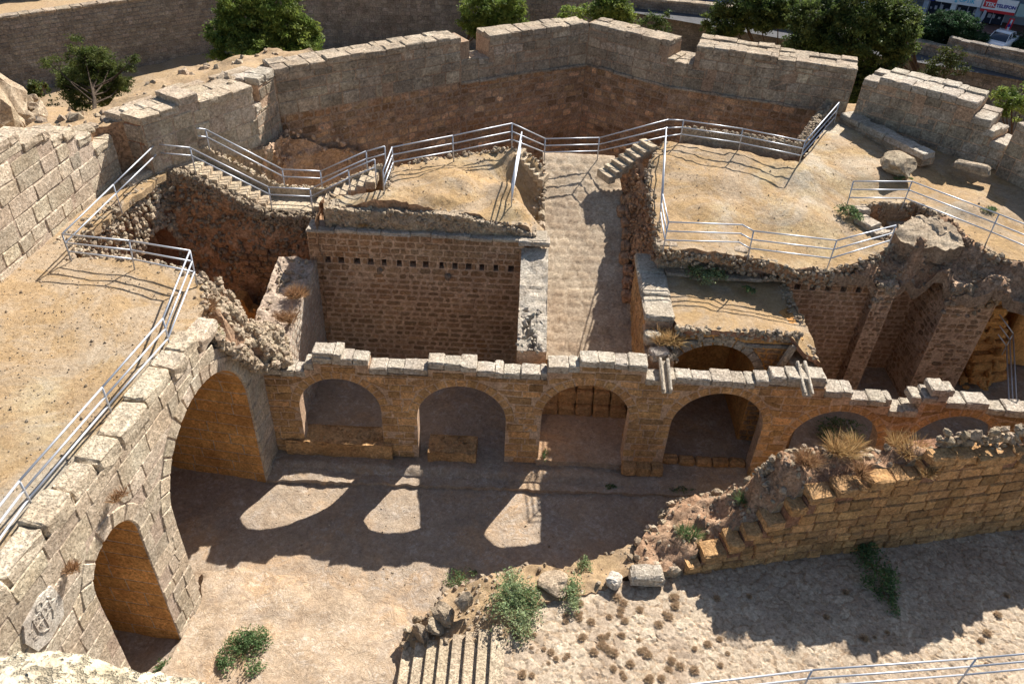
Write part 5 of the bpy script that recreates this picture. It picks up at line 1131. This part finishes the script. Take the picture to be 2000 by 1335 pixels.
for k in range(4200):
    q = random.random()
    if q < .35: x, y = U(-17, -9.8), U(8, 23); f = terr_z; pol = terr_z.poly
    elif q < .45: x, y = U(-7.5, 1), U(27.7, 33); f = mound_z; pol = mound_z.poly
    elif q < .7: x, y = U(4.6, 24), U(24, 39); f = plaza_z; pol = plaza_z.poly
    else: x, y = U(-9, 14), U(9, 21); f = court_z; pol = court_z.poly
    if not pip(x, y, pol): continue
    s = U(.012, .04)*(1.8 if U(0, 1) < .06 else 1); rock(pb, (x, y, f(x, y)+s*.2), s, tn(.3, .05, U(.7, 1.3)))
tag(pb.build('pebbles', M['rub']), 'small scattered stones on the terraces and the courtyard floor', 'pebbles', kind='stuff')
# foreground stone of the tower parapet the picture is taken from
fp = thing('tower_parapet_stone', 'blurred yellowish parapet stone in the bottom left corner, close to the viewer', 'parapet stone', (-1.6, 2.0, 20.4))
pts = [(-420, 1262), (0, 1283), (60, 1272), (150, 1278), (215, 1296), (300, 1318), (380, 1322), (412, 1345), (460, 1420)]
W = []
for (u, v) in pts: W.append(G(u, v, 20.75))
mb = MB(); V = []; nr_ = 14
for j in range(nr_+1):
    for i in range(60):
        t_ = i/59*(len(W)-1); k = min(int(t_), len(W)-2); q = W[k]+(W[k+1]-W[k])*(t_-k)
        inw = np.array([-q[0]*.0, -1, 0]); p = q+inw*(j/nr_)*1.1+np.array([0, 0, .05*(1-math.exp(-j*.6))+.02*NZ(q*1.+np.array([j*.1, 0, 0]), 6., 4)]); p = p+np.array([0, .015*NZ((i*.3, j*.4, 0), 1., 3), 0]); V.append(p)
mb.add(V, [(j*60+i, (j+1)*60+i, (j+1)*60+i+1, j*60+i+1) for j in range(nr_) for i in range(59)])
Vb = [v.copy() for v in V[:60]]; Vl = [v+np.array([0, -.1, -1.2]) for v in Vb]; mb.add(Vb+Vl, [(60+i, i, i+1, 61+i)[::-1] for i in range(59)])
M['fg'] = stone('lichened_parapet_stone', (.62, .52, .34), (.56, .5, .4), (.3, .3, .3), .45, .5, .42, 1., fine=30)
mb.build('stone', M['fg'], fp, True)
# ================================================================== BEYOND: MOAT WALLS, STREET, SHOPS
def lite(mb, S, u0, u1, z0, z1, ch=.3, L=(.35, .7), g=.03, v=.22):
    z = z0
    while z < z1-.05:
        h = ch*U(.85, 1.15); u = u0+U(-.4, 0)
        while u < u1:
            l = U(*L); a, b = max(u, u0)+.02, min(u+l, u1)-.02; u += l
            if b-a < .1 or U(0, 1) < .04: continue
            zb, zt = z+.02, min(z+h, z1)-.02; d = U(0, .025); e = .03
            V = S(np.array([a, b, b, a, a+e, b-e, b-e, a+e]), np.array([zb, zb, zt, zt, zb+e, zb+e, zt-e, zt-e]), np.array([-g]*4+[d]*4)); mb.add(V, [(4, 5, 6, 7), (0, 1, 5, 4), (1, 2, 6, 5), (2, 3, 7, 6), (3, 0, 4, 7)], tn(v*1.3, .05))
        z += h
M['cs'] = stone('moat_wall_stone', (.33, .295, .25), (.26, .225, .185), (.07, .07, .07), .9, .2, .42, streak=.4)
CSW = [(-62, 43), (-40.3, 61.8), (-24, 76), (-6, 77.5), (9.6, 76.6), (16.8, 75.3), (31.9, 67.6), (38.5, 62.6), (56, 49)]
cslab = ['tall moat wall at the far left, two brick patched hollows near its top', 'tall moat wall behind the big pine', 'shaded moat wall left of the twin round trees', 'shaded moat wall behind the twin round trees', 'moat wall running down from the parked cars', 'moat wall hidden behind the dark pines', 'moat wall below the hedge at the right', 'moat wall at the right picture edge']
for i in range(len(CSW)-1):
    a, b = CSW[i], CSW[i+1]; S = SP(a, b); zt = 3. if i not in (2, 3) else 3.6
    r_ = thing('moat_wall', cslab[i], 'stone wall', ((a[0]+b[0])/2, (a[1]+b[1])/2, -3), 'moat walls beyond the bastion'); mb = MB(); core(mb, S, [(0, -3.2), (S.len, -3.2), (S.len, zt-.02), (0, zt-.02)], -.03, -1.2); mb.build('wall_core', M['cs'], r_)
    mb = MB(); lite(mb, S, 0, S.len, -3, zt, v=.25, ch=.3 if i < 2 else .34); mb.build('stone_facing', M['cs'], r_)
    mb = MB(); u = 0
    while u < S.len: l = U(.7, 1.5); c = S(u+l/2, zt+.05, -.4); t_ = S(1, 0, 0)-S(0, 0, 0); sbox(mb, c, (l/2, .45, .12), math.atan2(t_[1], t_[0]), tint=tn(.15), er=.04, jit=.03); u += l
    mb.build('cap_stones', M['bast'], r_)
# berm and upper parapet beyond the wall
o, _ = sheet('street_bank', [(-75, 36, 2.8), (-62, 43.5, 2.95), (-40.3, 62.4, 2.95), (-24, 76.6, 2.95), (-6, 78.2, 3.), (9.6, 77.3, 2.95), (16.8, 76, 2.9), (31.9, 68.3, 2.9), (38.5, 63.4, 2.9), (56, 50, 2.9), (70, 55, 2.6), (45, 70.5, 2.3), (36, 73, 2.2), (16, 80, 2.2), (-6, 84, 2.5), (-30, 84, 2.8), (-60, 62, 2.9), (-90, 50, 2.8)], M['dirt'], res=1.5, amp=.2, fine=.06, seed=44); struct(o)
def upwall(lab, a, b, z0, z1):
    S = SP(a, b); r_ = thing('parapet_wall', lab, 'stone wall', (*a, z0), 'upper parapets beyond the moat'); mb = MB(); core(mb, S, [(0, z0), (S.len, z0), (S.len, z1), (0, z1)], -.03, -.7); mb.build('wall_core', M['cs'], r_)
    mb = MB(); lite(mb, S, 0, S.len, z0, z1-.02); cap(mb, S, 0, S.len, z1+.1, .14, .05, -.75, L=(.6, 1.2)); mb.build('stone_facing', M['cs'], r_)
upwall('low parapet wall behind the hedge, ending in a step', G(1848, 90, 3.1)[:2], G(1922, 108, 3.1)[:2], 2.3, 3.7)
upwall('low parapet wall running out of the picture at the right', G(1924, 108, 3.1)[:2], G(2100, 145, 3.1)[:2], 2.3, 3.75)
upwall('upper parapet behind the dry path at the top left', (-62, 52), (-36, 71), 2.5, 4.6)
# street
def flat(name, px, z, mat, th=.0):
    mb = MB(); P = [G(u, v, z) for u, v in px]; mb.add(P, [tuple(range(len(P)))]); return struct(mb.build(name, M[mat]))
M['asph'] = earth('asphalt', (.09, .09, .095), (.11, .11, .115), (.13, .13, .13), (.07, .07, .07), .2, .3, .2, .1)
M['pavers'] = earth('red_pavers', (.2, .1, .08), (.22, .12, .1), (.25, .2, .18), (.12, .08, .07), .2, .3, .2, .1)
A_, B_ = np.array([15, 81.8]), np.array([62, 62.4]); dv = (B_-A_)/np.linalg.norm(B_-A_); nv = np.array([-dv[1], dv[0]])  # shopfront line direction
FA, FB = G(1790, 34, 2.2)[:2], G(2000, 67, 2.2)[:2]
dv = (FB-FA)/np.linalg.norm(FB-FA); nv = np.array([-dv[1], dv[0]])
def quad(name, off0, off1, z, mat, L0=-60, L1=40, h=0):
    mb = MB(); P = [np.append(FA+dv*L0+nv*off0, z), np.append(FA+dv*L1+nv*off0, z), np.append(FA+dv*L1+nv*off1, z), np.append(FA+dv*L0+nv*off1, z)]
    mb.add(P, [(0, 1, 2, 3)])
    if h: mb.add([P[0]-np.array([0, 0, h]), P[1]-np.array([0, 0, h]), P[1], P[0]], [(0, 1, 2, 3)])
    return struct(mb.build(name, M[mat]))
quad('street', -14, -.5, 2.2, 'asph'); quad('pavement', -2.2, 3., 2.34, 'pavers', h=.14)
mbk = MB(); mbk.add([np.append(FA+dv*-60+nv*-2.3, 2.35), np.append(FA+dv*40+nv*-2.3, 2.35), np.append(FA+dv*40+nv*-2.15, 2.35), np.append(FA+dv*-60+nv*-2.15, 2.35)], [(0, 1, 2, 3)]); struct(mbk.build('kerb', M['conc']))
# shop building
M['wallb'] = plain('painted_render_blue_grey', (.36, .42, .5), .8); M['glass'] = plain('shop_glass', (.02, .03, .05), .08, 0, .9); M['signw'] = plain('white_sign', (.8, .82, .85), .5); M['signr'] = plain('red_sign', (.6, .03, .04), .5)
M['signb'] = plain('dark_blue_letters', (.02, .03, .3), .5); M['cyan'] = plain('light_blue_letters', (.1, .5, .7), .5); M['awn'] = plain('grey_green_awning', (.3, .42, .42), .7); M['blue'] = plain('blue_fascia', (.02, .04, .3), .5); M['shop'] = plain('shop_interior', (.06, .055, .06), .9)
M['goods'] = plain('pale_goods', (.45, .45, .5), .7)
SS = SP(FA-dv*2.0, FA+dv*34)
def su(u, v):  # facade coordinate of a photo point
    q = VL(u, v, FA, FB); return float(np.dot(q[:2]-(FA-dv*2.), dv)), float(q[2])
bld = thing('shop_building', 'street building with glazed shops under long white fascia signs, top right', 'building', (*FA, 2.2))
mb = MB(); core(mb, SS, [(-16, 5.9), (36, 5.9), (36, 12), (-16, 12)], 0, -6); core(mb, SS, [(-16, 2.3), (36, 2.3), (36, 6), (-16, 6)], -2.5, -6); mb.build('wall', M['wallb'], bld)
us = [su(u, v)[0] for u, v in ((1800, 33), (1852, 42), (1902, 47), (2060, 60))]
for k, x in enumerate([-8, -3.]+us+[us[-1]+5]):
    mb = MB(); core(mb, SS, [(x-.22, 2.3), (x+.22, 2.3), (x+.22, 5.95), (x-.22, 5.95)], .02, -.5); mb.build('pillar', M['signw'] if k % 2 else M['wallb'], bld)
    mb = MB(); core(mb, SS, [(x+.3, 2.5), (x+2.2, 2.5), (x+2.2, 5.6), (x+.3, 5.6)], -.6, -.66); fr = mb.build('shop_window', M['glass'], bld)
    mb = MB(); 
    for j in range(3): core(mb, SS, [(x+.28+j*.95, 2.5), (x+.34+j*.95, 2.5), (x+.34+j*.95, 5.6), (x+.28+j*.95, 5.6)], -.55, -.62)
    for j in range(4): q_ = x+.4+j*.42+U(0, .1); w_ = U(.15, .3); h_ = U(.15, .5); core(mb, SS, [(q_, 3.), (q_+w_, 3.), (q_+w_, 3.+h_), (q_, 3.+h_)], -.52, -.58)
    sub(fr, 'frame', mb, M['goods'], fr)
x0, z0 = su(1921, 2); x1, z1 = su(1984, 14); zc = (z0+z1)/2-.1
def textmesh(txt, mat, S, u, z, size, d, root, name='lettering'):
    cu = bpy.data.curves.new('t', 'FONT'); cu.body = txt; cu.size = size; cu.extrude = .01; cu.offset = .012; ob = bpy.data.objects.new('t', cu); COL.objects.link(ob)
    dg = bpy.context.evaluated_depsgraph_get(); dg.update(); me = bpy.data.meshes.new_from_object(ob.evaluated_get(dg)); COL.objects.unlink(ob); bpy.data.objects.remove(ob)
    a = np.empty(len(me.vertices)*3); me.vertices.foreach_get('co', a); a = a.reshape(-1, 3); W_ = S(u+a[:, 0], z+a[:, 1], d+a[:, 2])
    fs = [tuple(p.vertices) for p in me.polygons]; mb = MB(); mb.add(W_, fs); o_ = mb.build(name, M[mat], root); bpy.data.meshes.remove(me); return o_
sg = thing('shop_sign', 'white shop sign with a red box lettered TEK and blue TELEFON above a red strip', 'sign', SS(x0, zc, .1)); wd_ = x1-x0
mb = MB(); core(mb, SS, [(x0, zc-.45), (x1+.1, zc-.45), (x1+.1, zc+.55), (x0, zc+.55)], .2, .0); mb.build('board', M['signw'], sg)
mb = MB(); core(mb, SS, [(x0+.1, zc-.25), (x0+wd_*.4, zc-.25), (x0+wd_*.4, zc+.45), (x0+.1, zc+.45)], .23, .19); mb.build('red_box', M['signr'], sg)
mb = MB(); core(mb, SS, [(x0, zc-.65), (x1+.1, zc-.65), (x1+.1, zc-.42), (x0, zc-.42)], .22, .0); mb.build('red_strip', M['signr'], sg)
sz = wd_*.17; textmesh('TEK', 'signw', SS, x0+.2, zc-.15, sz*1.02, .25, sg); textmesh('TELEFON', 'signb', SS, x0+wd_*.42, zc-.15, sz*.84, .23, sg)
xo, zo = su(1860, 2); sg = thing('shop_sign', 'long white fascia sign with light blue letters OPTIK, left of the red and white sign', 'sign', SS(xo, zo, .1)); xl = su(1828, 0)[0]; xr = su(1916, 8)[0]
mb = MB(); core(mb, SS, [(xl, zc-.4), (xr, zc-.4), (xr, zc+.75), (xl, zc+.75)], .18, .0); mb.build('board', M['signw'], sg); textmesh('g OPTIK', 'cyan', SS, xl+(xr-xl)*.42, zc-.15, sz*1.0, .2, sg)
sg = thing('shop_sign', 'dark blue fascia strip left of the white sign with light blue letters', 'sign', SS(xl-4, zo, .1)); mb = MB(); core(mb, SS, [(xl-7, zc-.3), (xl-.1, zc-.3), (xl-.1, zc+.6), (xl-7, zc+.6)], .18, 0.); core(mb, SS, [(xl-7, zc-.42), (xl-.1, zc-.42), (xl-.1, zc-.31), (xl-7, zc-.31)], .16, 0.); mb.build('board', M['blue'], sg)
aw = thing('awning', 'pale grey green awning right of the red and white sign', 'awning', SS(x1+1, zc, .3)); mb = MB(); core(mb, SS, [(x1+.2, zc-.5), (x1+6, zc-.5), (x1+6, zc+.4), (x1+.2, zc+.4)], .35, 0.); core(mb, SS, [(x1+.2, zc-.62), (x1+6, zc-.62), (x1+6, zc-.5), (x1+.2, zc-.5)], .42, .3); mb.build('canvas', M['awn'], aw)
ft, _z = su(1967, 52); bn = thing('standing_banner', 'red and white standing banner with a blue star on the pavement', 'banner', SS(ft, 2.34, 1.2)); mb = MB(); core(mb, SS, [(ft-.25, 2.36), (ft+.2, 2.36), (ft+.28, 3.6), (ft-.15, 3.6)], 1.24, 1.2); mb.build('panel', M['signr'], bn); mb = MB(); core(mb, SS, [(ft-.1, 2.4), (ft+.08, 2.4), (ft+.14, 3.5), (ft+.0, 3.5)], 1.25, 1.23); mb.build('stripe', M['signw'], bn); mb = MB(); core(mb, SS, [(ft-.12, 2.95), (ft+.02, 2.85), (ft+.17, 2.95), (ft+.1, 3.08), (ft+.02, 3.25), (ft-.05, 3.08)], 1.27, 1.24); mb.build('star', M['signb'], bn)
f2, _z = su(1907, 50); fb = thing('feather_flag', 'slim curved white and violet feather flag on the pavement', 'flag', SS(f2, 2.34, 1.4)); mb = MB(); core(mb, SS, [(f2-.15, 2.6), (f2+.05, 2.5), (f2+.3, 3.4), (f2+.3, 3.9), (f2+.15, 4.0), (f2+.0, 3.4)], 1.42, 1.4); mb.build('cloth', M['goods'], fb); mb = MB(); tube(mb, SS(f2-.1, 2.34, 1.38), SS(f2+.1, 3.95, 1.38), .03); mb.build('pole', M['rail'], fb)
# ---- cars
def carpaint(name, c): n = NT(name); n.b.inputs['Roughness'].default_value = .25; n.b.inputs['Specular IOR Level'].default_value = .6; n.b.inputs['Coat Weight'].default_value = .6; n.b.inputs['Base Color'].default_value = (*c, 1); return n.m
M['cw'] = carpaint('white_paint', (.75, .77, .8)); M['cb'] = carpaint('dark_blue_paint', (.02, .035, .1)); M['cb2'] = carpaint('blue_paint', (.03, .12, .35)); M['tyre'] = plain('tyre_rubber', (.02, .02, .02), .8); M['hub'] = plain('wheel_rim', (.5, .5, .52), .3, .7); M['lamp'] = plain('lamp_glass', (.7, .7, .72), .1, 0, .8)
def car(label, pos, rz, paint):
    r_ = thing('parked_car', label, 'car', (0, 0, 0), 'cars parked along the street')
    st_ = [(-2.15, .35, .72, .74), (-2.05, .28, .86, .84), (-1.5, .2, .92, .88), (-.7, .2, .94, .9), (.6, .2, .93, .9), (1.4, .2, .9, .88), (1.95, .25, .8, .82), (2.15, .35, .62, .7)]
    def loft(stations, prof):
        V = []; n = len(prof)
        for s in stations:
            for (py, pz) in prof: V.append((s[0], py*s[3], s[1]+(s[2]-s[1])*pz))
        Fs = []
        for i in range(len(stations)-1):
            for j in range(n): Fs.append((i*n+j, i*n+(j+1) % n, (i+1)*n+(j+1) % n, (i+1)*n+j))
        Fs += [tuple(range(n))[::-1], tuple(range((len(stations)-1)*n, len(stations)*n))]; return V, Fs
    pr = [(-.9, 0), (.9, 0), (1, .2), (1, .7), (.93, .95), (.8, 1), (-.8, 1), (-.93, .95), (-1, .7), (-1, .2)]
    mb = MB(); V, Fs = loft(st_, pr); mb.add(V, Fs); 
    rf = [(-1.15, .9, .93, .74), (-.75, .9, 1.38, .66), (.0, .9, 1.44, .66), (.5, .9, 1.38, .66), (1.25, .88, .92, .74)]
    body = mb.build('body', paint, r_, True); 
    mb = MB(); V, Fs = loft(rf, [(-1, 0), (1, 0), (.96, .6), (.88, 1), (-.88, 1), (-.96, .6)]); mb.add(V, Fs); mb.build('window_glass', M['glass'], r_, True)
    mb = MB(); V, Fs = loft([(-.8, 1.36, 1.41, .62), (0, 1.42, 1.475, .62), (.52, 1.36, 1.41, .62)], [(-1, 0), (1, 0), (.95, 1), (-.95, 1)]); mb.add(V, Fs)
    for s in (-1, 1):
        for (xa_, xb_, za, zb) in ((-1.18, -.78, .9, 1.4), (.0, .0, .9, 1.42), (1.28, .52, .9, 1.4)): tube(mb, (xa_, s*.73, za), (xb_, s*.62, zb), .03, 6)
    mb.build('roof', paint, r_, True)
    for sx in (-1.3, 1.3):
        for sy in (-.8, .8):
            mb = MB(); tube(mb, (sx, sy-.1, .32), (sx, sy+.1, .32), .32, 16); wh = mb.build('wheel', M['tyre'], r_); mb = MB(); tube(mb, (sx, sy-.11, .32), (sx, sy+.11, .32), .19, 12); sub(wh, 'rim', mb, M['hub'], wh)
    for sy in (-.6, .6): mb = MB(); rock(mb, (2.06, sy, .62), .14, (1, 1, 1), lod=2); mb.build('headlight', M['lamp'], r_)
    for sy in (-.6, .6): mb = MB(); rock(mb, (-2.06, sy, .7), .12, (1, 1, 1), lod=2); mb.build('tail_light', M['signr'], r_)
    r_.location = tuple(float(x) for x in pos); r_.rotation_euler = (0, 0, rz); return r_
cz0 = 2.21
def onst(u, v): return G(u, v, cz0)
aw_ = math.atan2(dv[1], dv[0])
car('white saloon car parked at the right beyond the low parapet', onst(1949, 95), aw_-1.9, M['cw'])
car('dark blue car in the bright gap at the very top of the picture', onst(1366, 9), aw_, M['cb'])
car('blue car half hidden behind the dark pine crowns', onst(1548, 37), aw_+math.pi, M['cb2'])
car('pale car glimpsed between the dark pines', onst(1535, 22), aw_, M['cw'])
car('white car mostly hidden behind the oleander hedge', onst(1812, 84), aw_, M['cw'])
# ---- trees
def tree(name, label, cat, base, lobes, Yp, mat, leaf=.12, dens=240, trunk=True, group=None, tr=.22, up=(0, 0, .5), limbs=True, shell=.55, squash=.8, mbtint=1.):
    b = np.array(base, float); r_ = thing(name, label, cat, b, group); mb = MB(); cen = []
    for (u, v, rp_x, *yo) in lobes:
        c = VY(u, v, Yp+(yo[0] if yo else 0)); D = np.linalg.norm(c-np.array([0, 0, CH])); rad = rp_x/F*D; cen.append((c, rad))
    for c, rad in cen:
        ncl = int(max(8, 38*rad*rad/ (1 if rad < 2 else 1.5)))
        for k in range(ncl):
            d_ = RNG.normal(size=3); d_ /= np.linalg.norm(d_); rr = rad*(shell+(1.05-shell)*U(0, 1)**.7)*(1+.22*NZ(c+d_*2, 1.1)); p = c+d_*rr*np.array([1, 1, squash])
            shade = tn(.28, .1, mbtint); cr = U(.3, .52)*min(1., rad*.5+.3)
            n_ = int(dens*cr*cr*4.2/(leaf/.12)**1.5)+1
            leaves(mb, p+RNG.normal(size=(n_, 3))*.45*cr*np.array([1, 1, .6]), leaf*.72, shade, up)
    mb.build('crown', M[mat], r_)
    if trunk:
        tb = MB(); top = np.mean([c for c, _ in cen], 0); P = [b+(top-b)*f+np.array([.15*NZ((f*3, b[0], 0), 1.), .1*NZ((f*3, b[1], 5), 1.), 0])*3*f*(1-f) for f in np.linspace(0, 1, 7)]; P[0] = b-np.array([0, 0, .3])
        for i in range(6): tube(tb, P[i], P[i+1], tr*(1-.12*i), 8, r2=tr*(1-.12*(i+1)))
        for c, rad in cen:
            s_ = P[random.choice((2, 3, 4))]; m_ = (s_+c)/2+np.array([0, 0, -.2]); tube(tb, s_, m_, tr*.38, 6, r2=tr*.28); tube(tb, m_, c, tr*.28, 6, r2=tr*.1)
        tb.build('trunk', M['bark'], r_)
    return r_
TG = 'trees growing in and beyond the moat'
tree('pine_tree', 'large bright green pine rising beyond the left part of the bastion wall', 'tree', (-20, 60, -2), [(505, 45, 62), (455, 95, 40, -1), (560, 70, 48), (590, 95, 32, -1), (515, 105, 55, -2), (470, 20, 45), (540, 0, 50), (440, 60, 30), (600, 60, 25)], 60, 'pine', .16, 150, group=TG)
tree('acacia_tree', 'sparse grey green tree with bare branches left of the rampart', 'tree', G(185, 232, 4.5), [(165, 110, 30), (195, 120, 26), (185, 150, 38), (160, 175, 26), (140, 150, 26, .5), (105, 125, 16), (90, 118, 12), (225, 160, 26), (250, 130, 18), (262, 115, 10), (150, 190, 24), (200, 185, 26), (240, 165, 18), (120, 165, 16), (215, 130, 16)], 47, 'olive', .1, 120, group=TG, tr=.14, shell=.2, mbtint=1.15)
tree('shrub_tree', 'low dark tree base left of the sparse tree, hanging over the rampart edge', 'tree', G(135, 215, 4.5), [(135, 208, 20), (160, 215, 16), (108, 205, 12)], 45, 'pined', .11, 90, group=TG, tr=.08)
shrub('dry_shrub', 'yellow green shrub on the bank at the far left', 'shrub', (78, 190), 4.8, 22, 14, 500, .12, 'olive', 1.0, 'shrubs outside the rampart')
tree('round_tree', 'left of the twin round trees against the moat wall', 'tree', (-6.5, 73, -3), [(930, 20, 28), (922, 45, 22), (945, 5, 22), (935, 60, 20)], 72, 'pine', .17, 130, group=TG)
tree('round_tree', 'right of the twin round trees against the moat wall', 'tree', (-1., 73, -3), [(990, 30, 32), (1000, 10, 24), (975, 55, 24), (1010, 40, 18)], 72, 'pine', .17, 130, group=TG)
tree('round_tree', 'bright green tree peeping over the far corner of the bastion', 'tree', (9, 66, -3), [(1195, 18, 34), (1215, 35, 24), (1175, 40, 24), (1200, 0, 26)], 65, 'pine', .16, 130, group=TG)
tree('round_tree', 'small yellow green tree left of the bright one above the bastion corner', 'tree', (5, 66, -3), [(1115, 28, 20), (1135, 22, 14), (1100, 38, 12)], 65, 'pine', .15, 130, group=TG, mbtint=1.25)
tree('acacia_tree', 'small dark feathery tree right of the bastion corner', 'tree', (12.5, 62, -3), [(1275, 40, 20), (1300, 28, 12), (1255, 42, 14), (1300, 50, 14)], 61, 'pined', .13, 90, group=TG, tr=.1, shell=.2)
tree('pine_tree', 'tall dark pine with a slanting trunk at the top, left of the largest', 'tree', (22, 62, -3), [(1480, 20, 42), (1430, 45, 28), (1395, 60, 22), (1520, 15, 40), (1440, 5, 34), (1405, 85, 20), (1560, 30, 30), (1390, 30, 16)], 60, 'pined', .16, 140, group=TG)
tree('pine_tree', 'largest dark green pine filling the top right, sunlit yellow green edge', 'tree', (29, 56, -3), [(1660, 60, 75), (1620, 110, 55), (1700, 110, 55), (1740, 40, 42), (1650, 160, 45), (1590, 40, 40), (1755, 75, 30, -1), (1710, 165, 34), (1600, 150, 30), (1680, 0, 60), (1775, 60, 20, -1), (1560, 90, 30)], 54, 'pined', .16, 140, group=TG, tr=.35)
tree('pine_tree', 'yellow green young pine on the sunlit edge of the largest pine', 'tree', (34, 57, -3), [(1735, 30, 30), (1765, 55, 26), (1760, 85, 20), (1745, 100, 20), (1778, 65, 16)], 55, 'pine', .15, 140, group=TG)
tree('acacia_tree', 'small feathery dark tree against the right moat wall', 'tree', (27, 47, -2), [(1860, 112, 20), (1835, 135, 22), (1810, 150, 18), (1870, 135, 14), (1850, 100, 14), (1800, 165, 14), (1885, 138, 8)], 47, 'olive', .12, 90, group=TG, tr=.1, shell=.2, mbtint=.6)
tree('round_tree', 'bright green bush rising at the right picture edge', 'tree', (26, 38, 3), [(1965, 195, 22), (1985, 215, 20), (1950, 180, 12), (2005, 190, 26)], 37.5, 'pine', .1, 160, group=TG, tr=.1)
HG = 'oleander bushes along the street'
for lab, lob, bs_ in (('left half of the long oleander hedge by the street', [(1825, 52, 22), (1845, 45, 22), (1838, 68, 20), (1815, 75, 14)], 1830), ('right half of the long oleander hedge by the street', [(1875, 50, 24), (1893, 58, 18), (1870, 70, 22), (1895, 75, 14), (1860, 45, 18)], 1880), ('small oleander bush between hedge and white car', [(1915, 78, 12), (1920, 72, 9)], 1915), ('oleander bush cut by the right edge of the picture', [(1990, 80, 16), (2005, 90, 18), (1978, 88, 9)], 1995), ('pale leafed bush behind the yellow green pine', [(1780, 30, 12), (1778, 45, 10)], 1780)):
    tree('oleander_bush', lab, 'bush', G(bs_, 92, 2.5), lob, G(bs_, 88, 2.6)[1], 'oleander', .13, 170, trunk=True, group=HG, tr=.06, shell=.6)
